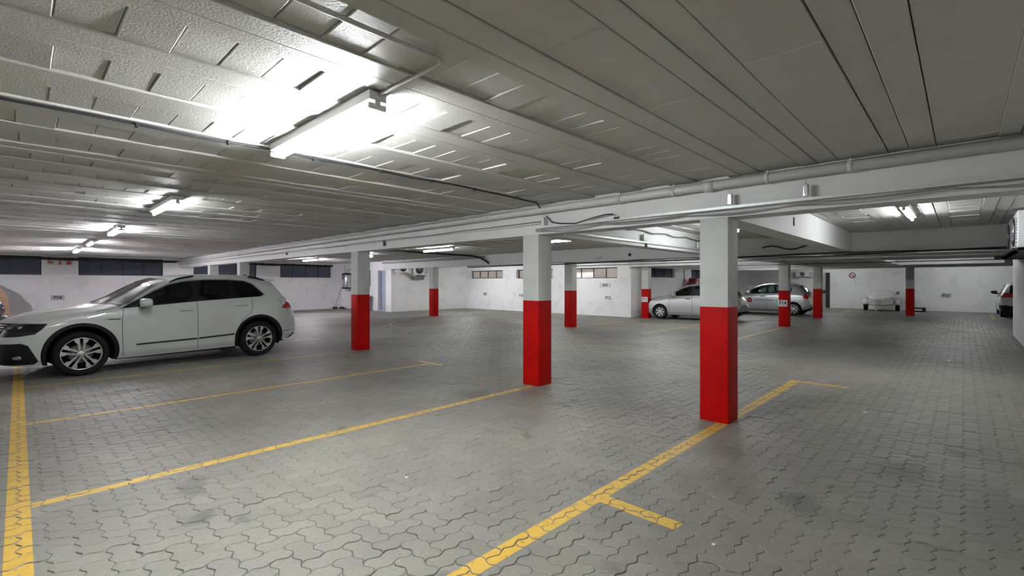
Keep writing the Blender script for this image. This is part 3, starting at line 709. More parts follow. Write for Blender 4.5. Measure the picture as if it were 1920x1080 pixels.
b = MB(); b.box(9.6, 12.0, -.98, -.5, 1.87, 1.90); b.box(9.6, 12.0, -.55, -.5, 1.87, 1.94); b.box(12.0, 12.05, -.98, -.40, 1.86, 1.93); o = b.build('support_shelf', M['blackm']); tag(o, 'dark steel shelf carrying the right hand condensers', 'shelf')
condenser((32.66, 7.3, 1.83), -PI / 2, .9, .3, .3, 'white air conditioner high on the end wall above the silver car with lettering')

# ------------------------------------------------------------------ signs
def sign(name, loc, rot, wd, hh, txt, label, plate=None, ink=None, size=None, border=None, group=None, sx=.9):
    t = thing(name, label, 'sign', loc, 0, group); t.rotation_euler = rot      # local: x right, y up, z toward viewer
    b = MB(); b.box(-wd / 2, wd / 2, -hh / 2, hh / 2, 0, .006); b.build('sign_plate', plate or M['tile'], t)
    if border:
        b = MB(); e = .012
        for q in ((-wd / 2, wd / 2, -hh / 2, -hh / 2 + e), (-wd / 2, wd / 2, hh / 2 - e, hh / 2), (-wd / 2, -wd / 2 + e, -hh / 2, hh / 2), (wd / 2 - e, wd / 2, -hh / 2, hh / 2)): b.box(q[0], q[1], q[2], q[3], .006, .008)
        b.build('sign_border', border, t)
    if txt: text_obj('lettering', txt, size or hh * .95, ink or M['ink'], t, (0, 0, .008), (0, 0, 0), bold=.004, sx=sx)
    return t
RX = (PI / 2, 0, -PI / 2)   # faces -x: viewer looks toward +x, right is -y
RY = (PI / 2, 0, 0)         # faces -y
G = 'bay number plates'
sign('bay_sign', (2 - .93, 25.69, .87), RY, .40, .19, 'P04', 'lilac grey plate reading P04 above the bonnet of the white SUV', M['tileg'], group=G)
sign('bay_sign', (17.79, 19.05, .83), RX, .34, .2, 'P09', 'small plate high on the far wall, leftmost of the bay plates there', group=G)
sign('bay_sign', (17.79, 16.35, .80), RX, .40, .2, 'P10', 'bay plate half hidden by the second pillar', group=G)
sign('bay_sign', (17.79, 11.2, .79), RX, .36, .2, 'P12', 'bay plate reading P12 on the white wall', group=G)
sign('bay_sign', (17.84, 9.49, .77), RX, .27, .2, 'P13', 'bay plate reading P13 on a red pillar', group=G, sx=.72)
sign('bay_sign', (17.54, 4.33, .775), RX, .27, .21, 'P14', 'bay plate reading P14 on a red pillar', group=G, sx=.72)
sign('bay_sign', (32.69, .63, .80), RX, .40, .22, 'P21', 'grey plate reading P21 on the end wall', M['tileg'], group=G)
ink2 = mat('ink_blue', (.12, .10, .32), .5)
sign('wall_sign', (17.79, 11.35, 1.35), RX, .52, .15, 'J8008', 'narrow white sign with blue lettering above the P12 plate', ink=ink2, border=ink2, size=.13)
t = thing('painted_lettering', 'dark smudged lettering painted on the second beam', 'lettering', (12.447, 8.2, 2.21)); t.rotation_euler = RX
text_obj('lettering', 'C5UPP', .10, M['cable'], t, (0, 0, .002), (0, 0, 0), thick=.0005)
# fire direction sign: arrow, extinguisher, disc
t = thing('fire_sign', 'pale sign with red arrow, extinguisher and disc between the louvred windows', 'sign', (1.13, 25.69, 2.25)); t.rotation_euler = RY
b = MB(); b.box(-.38, -.14, -.10, .10, 0, .006); b.box(-.12, .12, -.10, .10, 0, .006); b.box(.14, .38, -.10, .10, 0, .006); b.build('sign_plate', mat('sign_pale_green', (.62, .68, .60), .4), t)
fn = lambda u, v_, d: (u, v_, d)
b = MB(); b.prism([(-.35, 0), (-.26, .08), (-.26, .03), (-.17, .03), (-.17, -.03), (-.26, -.03), (-.26, -.08)], fn, .006, .009); b.build('arrow', M['red'], t)
b = MB(); b.prism([(-.03, -.08), (.03, -.08), (.03, .03), (.012, .05), (.035, .085), (-.035, .075), (-.012, .05), (-.03, .03)], fn, .006, .009); b.build('extinguisher_symbol', M['red'], t)
b = MB(); b.prism([(.26 + .085 * math.cos(PI / 8 + k * PI / 4), .075 * math.sin(PI / 8 + k * PI / 4)) for k in range(8)], fn, .006, .009); b.build('disc_symbol', M['red'], t)
t = thing('no_smoking_sign', 'round red ringed prohibition sign high on the end wall', 'sign', (32.69, 4.55, 1.88)); t.rotation_euler = RX
b = MB(); b.lathe([(.16, 0), (.16, .006)], (0, 0, 0), 'z', 28); b.build('sign_plate', M['tile'], t)
b = MB(); b.lathe([(.125, .006), (.165, .006), (.165, .009), (.125, .009)], (0, 0, 0), 'z', 28, closed=True)
b.prism([(-.11, .085), (-.085, .11), (.11, -.085), (.085, -.11)], fn, .006, .009); b.build('ring', mat('sign_maroon', (.32, .04, .07), .5), t)
b = MB(); b.box(-.09, .05, -.012, .012, .006, .008); b.box(.055, .08, -.012, .012, .006, .008); b.build('cigarette_symbol', M['ink'], t)

# ------------------------------------------------------------------ objects along the walls
# water heater
t = thing('water_heater', 'steel cylinder water heater with black ends hung on the wall left of the third pillar', 'water heater', (12.58, 24.7, 1.12))
b = MB(); b.lathe([(.245, .07), (.25, .08), (.25, .78), (.245, .79)], (0, 0, 0), 'z', 32); b.build('tank', M['steel'], t)
b = MB(); b.lathe([(.2, 0), (.255, .03), (.255, .09), (.2, .09)], (0, 0, 0), 'z', 32); b.build('end_cap', M['black'], t)
b = MB(); b.lathe([(.255, .77), (.255, .83), (.2, .87), (.05, .88)], (0, 0, 0), 'z', 32); b.build('end_cap', M['black'], t)
b = MB(); b.rbox(-.30, -.24, -.07, .09, .3, .5, .01); b.build('label_plate', M['tile'], t)
b = MB(); b.tube([(0, .0, .87), (0, 0, 1.05), (.28, 0, 1.05)], .014, 8); b.build('water_pipe', M['cable'], t)
b = MB(); b.tube([(-.08, .1, .86), (-.08, .1, 1.25)], .014, 8); b.build('water_pipe', M['cable'], t)
b = MB(); b.tube([(-.1, -.1, 0), (-.1, -.1, -.1), (.25, -.1, -.1), (.28, .45, -.06)], .012, 8); b.build('water_pipe', M['cable'], t)
b = MB(); b.box(.18, .31, -.1, -.05, .15, .2); b.box(.18, .31, .05, .1, .15, .2); b.box(.18, .31, -.1, .1, .6, .65); b.build('wall_bracket', M['blackm'], t)
b = MB(); b.rbox(-.06, 0, -.25, .25, -.42, .42, .01); b.box(-.065, -.06, -.2, .2, -.36, .36); o = b.build('distribution_board', M['cable'], None, (12.9, 22.95, 1.7)); tag(o, 'dark grey distribution board just right of the third pillar', 'electrical board')
# leaning boards
def board(loc, wd, hh, lean, m, label):
    b = MB(); b.rbox(-.012, .012, -wd / 2, wd / 2, 0, hh, .003); o = b.build('leaning_board', m, None, loc); o.rotation_euler = (0, lean, 0); tag(o, label, 'board', 'boards leaning on the wall beside the door'); return o
board((12.55, 22.66, .0), .42, .80, .33, mat('board_pale_blue', (.62, .70, .74), .5), 'pale blue board leaning on the wall beside the door')
board((12.40, 22.40, .0), .12, .86, .45, mat('board_dark', (.09, .08, .055), .7), 'dark narrow board leaning next to the pale blue one')
# broom
t = thing('broom', 'long handled broom leaning in the corner by the water heater', 'broom', (12.2, 25.3, 0))
b = MB(); b.tube([(0, 0, .12), (.55, .3, 1.22)], .012, 8); b.build('handle', M['cable'], t)
b = MB(); b.rbox(-.13, .13, -.03, .03, .07, .12, .008); b.build('broom_head', M['black'], t)
b = MB(); b.rbox(-.14, .14, -.035, .035, 0, .075, .01); b.build('bristles', M['blackm'], t)
b = MB(); b.sphere((0, 0, .05), (.16, .12, .06)); b.box(-.1, .2, -.05, .1, 0, .04); o = b.build('rag_heap', M['blackm'], None, (12.62, 25.35, 0)); tag(o, 'small black heap on the floor in the corner below the heater pipes', 'rag')
# fire hose reel
t = thing('fire_hose_reel', 'red fire hose reel on the wall above the roof of the silver hatchback', 'hose reel', (23.35, 9.93, 1.42))
b = MB(); b.lathe([(.29, -.36), (.29, -.34), (.12, -.33), (.12, -.05), (.29, -.04), (.29, -.02)], (0, 0, 0), 'y', 30); b.build('drum', mat('reel_red', (.28, .02, .02), .5), t)
b = MB()
for k in range(5): b.lathe([(.13 + .0, -.30 + k * .055), (.22, -.325 + k * .055), (.255, -.30 + k * .055), (.22, -.275 + k * .055)], (0, 0, 0), 'y', 28, closed=True)
b.build('hose_coil', mat('hose_maroon', (.20, .015, .02), .5), t)
b = MB(); b.lathe([(.09, -.375), (.09, -.36)], (0, 0, 0), 'y', 20); b.build('reel_hub', M['tile'], t)
b = MB(); b.box(-.04, .04, -.34, .17, -.04, .04); b.build('wall_mount', M['red'], t)
b = MB(); b.tube([(-.45, .1, 1.1), (-.45, .1, -.25), (-.38, 0, -.35), (-.1, 0, -.3)], .02, 8); b.build('feed_pipe', mat('pipe_maroon', (.16, .03, .035), .5), t)
b = MB(); b.sphere((-.6, -.05, -.32), (.10, .10, .10)); b.tube([(-.6, -.05, -.32), (-.45, .1, -.25)], .03, 8); b.build('valve_wheel', M['red'], t)
# cardboard sheet and covered machine at the far left
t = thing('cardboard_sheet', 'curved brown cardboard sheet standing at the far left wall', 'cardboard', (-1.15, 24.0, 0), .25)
out = [(-1.2, 0), (.95, 0), (1.0, .5), (.92, .95), (.75, 1.25), (.5, 1.38), (.2, 1.42), (-.4, 1.44), (-1.2, 1.44)]
b = MB(); b.prism(out, lambda u, v_, d: (u, d + .16 * u * u - .15 * v_, v_), 0, .02); b.build('sheet', M['wood'], t)
b = MB(); b.prism([(-1.2, 0), (1.85, 0), (1.7, .6), (1.35, 1.05), (.85, 1.38), (-1.2, 1.45)], lambda u, v_, d: (u, d + .35 + .1 * u * u, v_), 0, .03); b.build('shadow_sheet', mat('shadow_grey', (.30, .30, .29), .8), t)  # grey sheet shaped and coloured as the shadow cast by the cardboard
t = thing('covered_scooter', 'shiny black domed scooter tail beside the cardboard at the left edge', 'scooter', (-.62, 20.6, 0), .1)
b = MB(); b.sphere((.02, 0, .66), (.34, .17, .30), nu=24, nv=14); b.rbox(-.72, .18, -.14, .14, .36, .62, .07); b.tube([(-.70, 0, .5), (-.92, 0, .98)], [.07, .045], 10); b.tube([(-.92, -.3, 1.0), (-.92, .3, 1.0)], .018, 8); b.build('body_shell', mat('gloss_black', (.01, .01, .012), .12, coat=1), t)
b = MB(); b.rbox(-.55, -.1, -.12, .12, .60, .72, .04); b.build('seat', M['black'], t)
for x in (-.75, .25):
    b = MB(); b.lathe([(.16, -.05), (.24, -.05), (.26, 0), (.24, .05), (.16, .05)], (x, 0, .255), 'y', 26); b.build('wheel', M['black'], t)
b = MB(); b.sphere((.22, -.16, .86), (.035, .03, .03)); b.build('indicator_lamp', M['tile'], t)
# timber offcuts in front of the back wall
for i, (x, y, sx, sy, sz, rz, z, mm, lb) in enumerate(((1.0, 25.2, .42, .10, .10, .1, 0, 'board_a', 'low grey slab in the heap under the P04 plate'), (1.05, 25.15, .26, .16, .17, .3, .10, 'wood', 'brown block on top of the heap under the P04 plate'), (1.35, 25.25, .5, .12, .12, -.1, 0, 'wood', 'long brown offcut in the heap under the P04 plate'), (1.9, 25.3, .35, .14, .10, .2, 0, 'brick', 'reddish brick right of the heap under the P04 plate'))):
    m_ = M['wood'] if mm == 'wood' else (mat('slab_grey', (.13, .13, .12), .8) if mm == 'board_a' else mat('brick_red', (.22, .07, .05), .8))
    b = MB(); b.rbox(-sx / 2, sx / 2, -sy / 2, sy / 2, 0, sz, .01); o = b.build('rubble_block', m_, None, (x, y, z)); o.rotation_euler = (0, 0, rz); tag(o, lb, 'block', 'offcuts under the P04 plate')
# little black frame by the pillar near the trailer, scraps of paper
t = thing('battery_box', 'low black box on the paving right of the trailer', 'box', (31.2, 1.62, 0))
b = MB(); b.rbox(-.12, .12, -.28, .28, 0, .22, .02); b.build('case', M['black'], t)
b = MB(); b.box(-.125, -.12, -.14, .16, .07, .14); b.build('pale_front', M['tile'], t)
def scrap(x, y, s, seed, label):
    r_ = random.Random(seed); bm = bmesh.new(); bmesh.ops.create_icosphere(bm, subdivisions=2, radius=s)
    for v in bm.verts: k = r_.uniform(.6, 1.15); v.co = Vector((v.co.x * k * 1.3, v.co.y * k, abs(v.co.z) * k * .4))
    me = D.meshes.new('paper_scrap'); bm.to_mesh(me); bm.free(); me.materials.append(M['paper'])
    o = D.objects.new('paper_scrap', me); COL.objects.link(o); o.location = (x, y, .001); tag(o, label, 'litter', 'scraps of paper on the paving')
for i, (x, y, s, lb) in enumerate(((10.78, 12.62, .07, 'largest crumpled scrap, between the third and second pillars'), (6.54, .79, .028, 'white scrap alone on the dark paving right of the nearest pillar'), (2.66, 1.0, .012, 'tiny scrap near the bottom right of the picture'),
        (2.0, 3.0, .010, 'tiny scrap on the paving below the second bay line'), (9.0, 14.5, .045, 'white scrap behind the tail of the white SUV'), (9.6, 15.2, .04, 'farther white scrap behind the tail of the SUV'), (11.95, .2, .04, 'white scrap near the end of the right wall'), (15.2, 8.0, .03, 'small scrap in front of the silver hatchback'), (2.55, 5.6, .012, 'tiny scrap beside the second bay line'))):
    scrap(x, y, s, i, lb)

# ------------------------------------------------------------------ cars
def pch(xs, ys, x):
    """monotone cubic through knots; ys may be (n,) or (n,m)"""
    xs = np.asarray(xs, float); ys = np.asarray(ys, float); x = np.asarray(x, float)
    h = np.diff(xs); dl = np.diff(ys, axis=0) / (h if ys.ndim == 1 else h[:, None]); d = np.zeros_like(ys)
    a, b_ = dl[:-1], dl[1:]; ok = (a * b_) > 0
    with np.errstate(divide='ignore', invalid='ignore'): hm = np.where(ok, 2 * a * b_ / (a + b_), 0)
    d[1:-1] = hm; d[0] = dl[0]; d[-1] = dl[-1]
    k = np.clip(np.searchsorted(xs, x, side='right') - 1, 0, len(xs) - 2); t = (x - xs[k]) / h[k]; hk = h[k]
    if ys.ndim == 2: t = t[:, None]; hk = hk[:, None]
    return (2 * t**3 - 3 * t**2 + 1) * ys[k] + (t**3 - 2 * t**2 + t) * hk * d[k] + (-2 * t**3 + 3 * t**2) * ys[k + 1] + (t**3 - t**2) * hk * d[k + 1]
TK = np.array([0, .10, .28, .42, .52, .74, .86, 1.0])
class Shell:
    """half body surface P(x, t); x from nose to tail, t from sill to centre line of the top"""
    def __init__(s, sp):
        s.sp = sp; L = s.L = sp['L']
        s.xs = xs = np.unique(np.concatenate([np.linspace(0, .03, 14), np.linspace(.03, .3, 40), np.linspace(.3, L - .3, 300), np.linspace(L - .3, L - .03, 40), np.linspace(L - .03, L, 14)]))
        zt = pch(*sp['top'], xs); zr = pch(*sp['rail_z'], xs); yr = pch(*sp['rail_y'], xs); be = pch(*sp['belt'], xs); zb = pch(*sp['bottom'], xs)
        Wm = sp['W'] * pch(*sp.get('Wx', ([0, .5, 1], [1, 1, 1])), xs / L)
        ff = np.ones_like(xs); a = sp.get('fr', .5); c = sp.get('fc', .62)
        q = np.clip((a - xs) / a, 0, 1); ff = np.minimum(ff, c + (1 - c) * (1 - q**2.6)**.5)
        a = sp.get('rr', .38); c = sp.get('rc', .76); q = np.clip((xs - (L - a)) / a, 0, 1); ff = np.minimum(ff, c + (1 - c) * (1 - q**2.6)**.5)
        W = Wm * ff; s.W = W; zr = np.minimum(zr, zt - .004); be = np.minimum(be, zr - .035); yr = np.minimum(yr, W - .09)
        c2 = zb + .50 * (be - zb); c3 = zb + .84 * (be - zb); bi = sp.get('beltin', .055)
        Y = np.stack([W - .055, W - .012, W, W - .012, W - bi, yr, yr * .62, 0 * W], 1)
        Z = np.stack([zb, zb + .12 * np.minimum(1, (be - zb) / .6), c2, c3, be, zr, zr + (zt - zr) * .72, zt], 1)
        s.ts = np.linspace(0, 1, 161)
        s.Y = np.stack([pch(TK, Y[i], s.ts) for i in range(len(xs))]); s.Z = np.stack([pch(TK, Z[i], s.ts) for i in range(len(xs))])
        s.tr = .74
    def P(s, x, t):
        x = min(max(x, 0), s.L); t = min(max(t, 0), 1)
        i = int(np.clip(np.searchsorted(s.xs, x) - 1, 0, len(s.xs) - 2)); f = (x - s.xs[i]) / (s.xs[i + 1] - s.xs[i])
        j = min(int(t * 160), 159); g = t * 160 - j
        o = []
        for A in (s.Y, s.Z): o.append((1 - f) * ((1 - g) * A[i, j] + g * A[i, j + 1]) + f * ((1 - g) * A[i + 1, j] + g * A[i + 1, j + 1]))
        return x, o[0], o[1]
    def N(s, x, t):
        e = .008; x0, x1 = max(x - e, 0), min(x + e, s.L); t0, t1 = max(t - .006, 0), min(t + .006, 1)
        a = Vector(s.P(x1, t)) - Vector(s.P(x0, t)); b_ = Vector(s.P(x, t1)) - Vector(s.P(x, t0)); n = b_.cross(a)
        if n.length < 1e-9: return Vector((0, 1, 0))
        n.normalize()
        return n if n.y >= -1e-6 or n.z > 0 else -n
    def tz(s, x, z):
        x = min(max(x, 0), s.L); i = int(np.clip(np.searchsorted(s.xs, x) - 1, 0, len(s.xs) - 2)); f = (x - s.xs[i]) / (s.xs[i + 1] - s.xs[i])
        col = (1 - f) * s.Z[i] + f * s.Z[i + 1]
        if z < col[0]: return (z - col[0]) * .8
        return float(np.interp(z, col, s.ts))
    def ty(s, x, y):
        x = min(max(x, 0), s.L); i = int(np.clip(np.searchsorted(s.xs, x) - 1, 0, len(s.xs) - 2)); f = (x - s.xs[i]) / (s.xs[i + 1] - s.xs[i])
        col = (1 - f) * s.Y[i] + f * s.Y[i + 1]; k = 80
        return float(np.interp(-y, -col[k:], s.ts[k:]))
    def xat(s, y, z, front=True):
        """outermost x of the shell at lateral y and height z"""
        R = range(len(s.xs)) if front else range(len(s.xs) - 1, -1, -1)
        for i in R:
            Zc = s.Z[i]
            if z < Zc[0] or z > Zc[-1]: continue
            if np.interp(z, Zc, s.Y[i]) >= abs(y): return s.xs[i]
        return 0 if front else s.L
def dens(poly, step=.04, closed=True):
    out = []; n = len(poly)
    for k in range(n if closed else n - 1):
        a, b_ = poly[k], poly[(k + 1) % n]; m_ = max(1, int(math.hypot(b_[0] - a[0], b_[1] - a[1]) / step))
        for q in range(m_): out.append((a[0] + (b_[0] - a[0]) * q / m_, a[1] + (b_[1] - a[1]) * q / m_))
    return out
def smooth_poly(poly, it=2):
    for _ in range(it):
        n = len(poly); o = []
        for k in range(n):
            a, b_ = poly[k], poly[(k + 1) % n]; o += [(a[0] * .75 + b_[0] * .25, a[1] * .75 + b_[1] * .25), (a[0] * .25 + b_[0] * .75, a[1] * .25 + b_[1] * .75)]
        poly = o
    return poly
def pip(p, poly):
    x, y = p; c = False; n = len(poly); j = n - 1
    for i in range(n):
        xi, yi = poly[i]; xj, yj = poly[j]
        if (yi > y) != (yj > y) and x < (xj - xi) * (y - yi) / (yj - yi) + xi: c = not c
        j = i
    return c
SC_T = 2.4
def split_shell(sh, feats):
    """feats: list of (name, kind, poly) kind 'side' (x,z), 'top' (x,y). returns name -> (verts, faces, normals) of the half shell, later features win"""
    pts = []; edges = []; polys = []
    def addloop(P):
        o = len(pts); pts.extend(P); n = len(P); edges.extend([(o + i, o + (i + 1) % n) for i in range(n)])
    xs = list(np.concatenate([[0, .004, .012, .025, .045, .07, .1, .14, .19, .25], np.arange(.31, sh.L - .3, .055), sh.L - np.array([.25, .19, .14, .1, .07, .045, .025, .012, .004, 0])]))
    ts = list(np.linspace(0, 1, 41))
    addloop([(x, 0) for x in xs[:-1]] + [(sh.L, t * SC_T) for t in ts[:-1]] + [(x, SC_T) for x in xs[:0:-1]] + [(0, t * SC_T) for t in ts[:0:-1]])
    for name, kind, poly in feats:
        d = dens(poly, .03); Q = []
        for a, b_ in d:
            t = sh.tz(a, b_) if kind == 'side' else sh.ty(a, b_)
            Q.append((a, t * SC_T))
        if kind == 'top': Q = [(a, min(b_, SC_T)) for a, b_ in Q]
        polys.append((name, Q)); addloop(Q)
    for x in xs[1:-1]:
        for t in ts[1:-1]: pts.append((x, t * SC_T))
    V, E, F, *_ = delaunay_2d_cdt([Vector(p) for p in pts], edges, [], 0, 1e-5)
    pos = []; nor = []
    for v in V:
        t = v.y / SC_T; pos.append(sh.P(v.x, t)); nor.append(sh.N(v.x, t))
    bb = [(min(p[0] for p in q), max(p[0] for p in q), min(p[1] for p in q), max(p[1] for p in q)) for _, q in polys]
    res = {}
    for f in F:
        c = (sum(V[i].x for i in f) / 3, sum(V[i].y for i in f) / 3)
        if c[1] < 1e-4 or c[1] > SC_T - 1e-6 or c[0] < 0 or c[0] > sh.L: continue
        nm = 'body'
        for (name, q), b4 in zip(polys, bb):
            if b4[0] <= c[0] <= b4[1] and b4[2] <= c[1] <= b4[3] and pip(c, q): nm = name
        res.setdefault(nm, []).append(tuple(f))
    out = {}
    for nm, fs in res.items():
        idx = {}; vs = []; ns = []; ff = []
        for f in fs:
            g = []
            for i in f:
                if i not in idx: idx[i] = len(vs); vs.append(pos[i]); ns.append(nor[i])
                g.append(idx[i])
            ff.append(tuple(g))
        out[nm] = (vs, ff, ns)
    return out
def shell_obj(name, data, mats, parent, sides=(1, -1), off=0.0, extra=None):
    vs, fs, ns = data; V = []; Fc = []; Nn = []
    us = sorted({i for f in fs for i in f}); ix = {i: k for k, i in enumerate(us)}
    vs = [vs[i] for i in us]; ns = [ns[i] for i in us]; fs = [tuple(ix[i] for i in f) for f in fs]
    for s in sides:
        o = len(V)
        for v, n in zip(vs, ns):
            V.append((v[0] + n.x * off, (v[1] + n.y * off) * s, v[2] + n.z * off)); Nn.append((n.x, n.y * s, n.z))
        for f in fs:
            a, b_, c = (Vector(V[o + i]) for i in f); gn = (b_ - a).cross(c - a); m_ = Vector(Nn[o + f[0]]) + Vector(Nn[o + f[1]]) + Vector(Nn[o + f[2]])
            Fc.append(tuple(o + i for i in (f if gn.dot(m_) > 0 else f[::-1])))
    nshell = len(V)
    if extra:
        for ev, ef, en in extra:
            o = len(V); V += ev; Nn += en; Fc += [tuple(o + i for i in f) for f in ef]
    me = D.meshes.new(name); me.from_pydata(V, [], Fc); me.materials.append(mats); me.polygons.foreach_set('use_smooth', [True] * len(Fc)); me.update()
    me.normals_split_custom_set_from_vertices([tuple(n) for n in Nn])
    ob = D.objects.new(name, me); COL.objects.link(ob); ob.parent = parent; return ob
def glass_mat(name, tint, tr):
    m = D.materials.new(name); m.use_nodes = True; nt = m.node_tree; nt.nodes.clear()
    o = nt.nodes.new('ShaderNodeOutputMaterial'); mx = nt.nodes.new('ShaderNodeMixShader'); g = nt.nodes.new('ShaderNodeBsdfGlossy'); t = nt.nodes.new('ShaderNodeBsdfTransparent')
    fr = nt.nodes.new('ShaderNodeFresnel'); fr.inputs[0].default_value = 1.5; g.inputs['Roughness'].default_value = .02; t.inputs[0].default_value = (*tint, 1)
    mr = nt.nodes.new('ShaderNodeMath'); mr.operation = 'MULTIPLY_ADD'; mr.inputs[1].default_value = .9; mr.inputs[2].default_value = tr
    nt.links.new(fr.outputs[0], mr.inputs[0]); nt.links.new(mr.outputs[0], mx.inputs[0]); nt.links.new(t.outputs[0], mx.inputs[1]); nt.links.new(g.outputs[0], mx.inputs[2]); nt.links.new(mx.outputs[0], o.inputs[0])
    return m
M['glass_dark'] = glass_mat('privacy_glass', (.06, .08, .09), .01)
M['glass'] = glass_mat('car_glass', (.30, .36, .36), .02)
M['glass_light'] = glass_mat('clear_car_glass', (.55, .66, .64), .02)
M['car_white'] = mat('car_paint_white', (.56, .60, .57), .32, coat=1.0)
M['car_silver'] = mat('car_paint_silver', (.50, .52, .53), .32, .55, coat=1.0)
M['chrome'] = mat('chrome', (.7, .7, .72), .15, 1.0)
M['trim'] = mat('black_trim', (.010, .011, .012), .5, spec=.15)
M['gap'] = mat('panel_gap', (.02, .02, .02), .8)
M['tyre'] = mat('tyre_rubber', (.010, .010, .010), .75, spec=.2)
M['alloy'] = mat('polished_alloy', (.60, .60, .60), .25, .9)
M['alloyd'] = mat('dark_alloy', (.010, .010, .011), .6, spec=.2)
M['brake'] = mat('brake_disc', (.25, .25, .25), .5, .7)
M['glass_w'] = glass_mat('windscreen_glass', (.62, .70, .66), .45)
M['rlamp'] = mat('tail_lamp_red', (.42, .008, .015), .15, coat=1)
M['hlamp'] = mat('headlamp_dark', (.012, .012, .014), .12, spec=.35)
M['lens'] = mat('lamp_lens', (.30, .31, .34), .12, .6)
M['seat'] = mat('seat_cloth', (.035, .035, .038), .8)
M['cabin'] = mat('cabin_dark', (.012, .012, .013), .9, spec=.1)

def wheel(parent, x, y, side, r, wd, style, rim):
    """side: +1 outer face toward +y"""
    t = MB(); k = rim
    t.lathe([(k, -wd * .42), (k + .02, -wd * .5), (r - .03, -wd * .5), (r - .008, -wd * .42), (r, -wd * .3), (r, wd * .3), (r - .008, wd * .42), (r - .03, wd * .5), (k + .02, wd * .5), (k, wd * .42)], (0, 0, 0), 'y', 56, closed=True)
    # the rim is the part, the tyre and disc are its pieces
    b = MB(); s = side; yo = s * wd * .46
    b.lathe([(k, yo), (k - .004, yo + s * .006), (k - .014, yo + s * .004), (k - .020, yo - s * .02), (k - .02, yo - s * .14), (k, yo - s * .14)], (0, 0, 0), 'y', 56, closed=True)
    def arm(a0, pl, d0, d1, mi):
        c, sn = math.cos(a0), math.sin(a0)
        b.prism(pl, lambda u, v_, d: (u * c - v_ * sn, yo + s * d, u * sn + v_ * c), d0, d1, mi)
    if style == 'suv':
        for q in range(5):
            for sg in (-1, 1):
                pl = [(.035, sg * .008), (.13, sg * .024), (.165, sg * .018), (k - .012, sg * .022), (k - .012, sg * .083), (.195, sg * .082), (.155, sg * .048), (.045, sg * .032)]
                arm(PI / 2 + q * 2 * PI / 5 + .0, pl, -.035, -.006, 0)
    elif style == 'multi':
        for q in range(9):
            arm(q * 2 * PI / 9, [(.03, -.012), (k - .012, -.020), (k - .012, .020), (.03, .012)], -.03, -.006, 0)
    else:
        b.lathe([(k - .015, yo - s * .03), (.06, yo - s * .012), (.06, yo - s * .03)], (0, 0, 0), 'y', 40, 0)
        for q in range(7):
            arm(q * 2 * PI / 7, [(.05, -.026), (k - .014, -.034), (k - .014, .034), (.05, .026)], -.02, -.002, 0)
        for q in range(7):
            arm((q + .5) * 2 * PI / 7, [(.10, -.016), (k - .035, -.026), (k - .035, .026), (.10, .016)], -.022, -.0105, 1)
    b.lathe([(.05, yo - s * .04), (.05, yo - s * .004), (.035, yo), (0.001, yo + s * .001)], (0, 0, 0), 'y', 24, 0)
    w_ = b.build('wheel', [M['alloy'], M['alloyd']], parent, (x, y, r))
    t.build('tyre', M['tyre'], w_)
    b = MB(); b.lathe([(k - .02, 0), (k - .02, yo - s * .10), (k - .05, yo - s * .105), (.02, yo - s * .105)], (0, 0, 0), 'y', 32); b.build('wheel_barrel', M['alloyd'], w_)
    b = MB(); b.lathe([(.15, yo - s * .085), (.15, yo - s * .075), (.06, yo - s * .07)], (0, 0, 0), 'y', 32); b.build('brake_disc', M['brake'], w_)
    return w_

def seat(parent, x, y, w_=.5, z0=.35, name='seat', back=.62):
    b = MB(); b.rbox(x - .25, x + .27, y - w_ / 2, y + w_ / 2, z0, z0 + .22, .05)
    bm = bmesh.new(); bmesh.ops.create_cube(bm, size=1)
    bmesh.ops.scale(bm, vec=(.16, w_, back), verts=bm.verts); bmesh.ops.bevel(bm, geom=bm.edges[:], offset=.045, segments=3, affect='EDGES')
    bmesh.ops.rotate(bm, cent=(0, 0, 0), matrix=Matrix.Rotation(.28, 3, 'Y'), verts=bm.verts); bmesh.ops.translate(bm, vec=(x + .36, y, z0 + .15 + back / 2), verts=bm.verts)
    bm.verts.index_update(); b.add([v.co[:] for v in bm.verts], [[v.index for v in f.verts] for f in bm.faces], 0, True); bm.free()
    for yy in ((y,) if w_ < .7 else (y - .36, y + .36)):
        b.rbox(x + .42, x + .52, yy - .13, yy + .13, z0 + .19 + back, z0 + .37 + back, .035); b.tube([(x + .46, yy, z0 + .1 + back), (x + .46, yy, z0 + .25 + back)], .02, 6)
    return b.build(name, M['seat'], parent)

def nose_patch(sh, poly, front, off, thick=.012):
    """polygon in (y,z) draped on the nose or tail; returns MB"""
    d = dens(poly, .05); n = len(d); bmx = [p[0] for p in poly]; bmz = [p[1] for p in poly]
    pts = list(d); g = .06; y = min(bmx) + g
    while y < max(bmx):
        z = min(bmz) + g * .5
        while z < max(bmz):
            if pip((y, z), poly): pts.append((y, z))
            z += g * .6
        y += g
    V, E, F, *_ = delaunay_2d_cdt([Vector(p) for p in pts], [(i, (i + 1) % n) for i in range(n)], [], 1, 1e-5)
    sgn = -1 if front else 1; b = MB(); vs = []
    for v in V: x = sh.xat(v.x, v.y, front); vs.append((x + sgn * off, v.x, v.y))
    m_ = len(vs); vs2 = [(x - sgn * (off + thick), y_, z_) for x, y_, z_ in vs]
    fs = [tuple(f) for f in F] + [tuple(i + m_ for i in reversed(f)) for f in F]
    # rim
    cnt = {}
    for f in F:
        for a, b_ in zip(f, list(f[1:]) + [f[0]]): cnt[(a, b_)] = 1
    for (a, b_) in cnt:
        if (b_, a) not in cnt: fs.append((a, a + m_, b_ + m_, b_))
    b.add(vs + vs2, fs, 0, False); return b

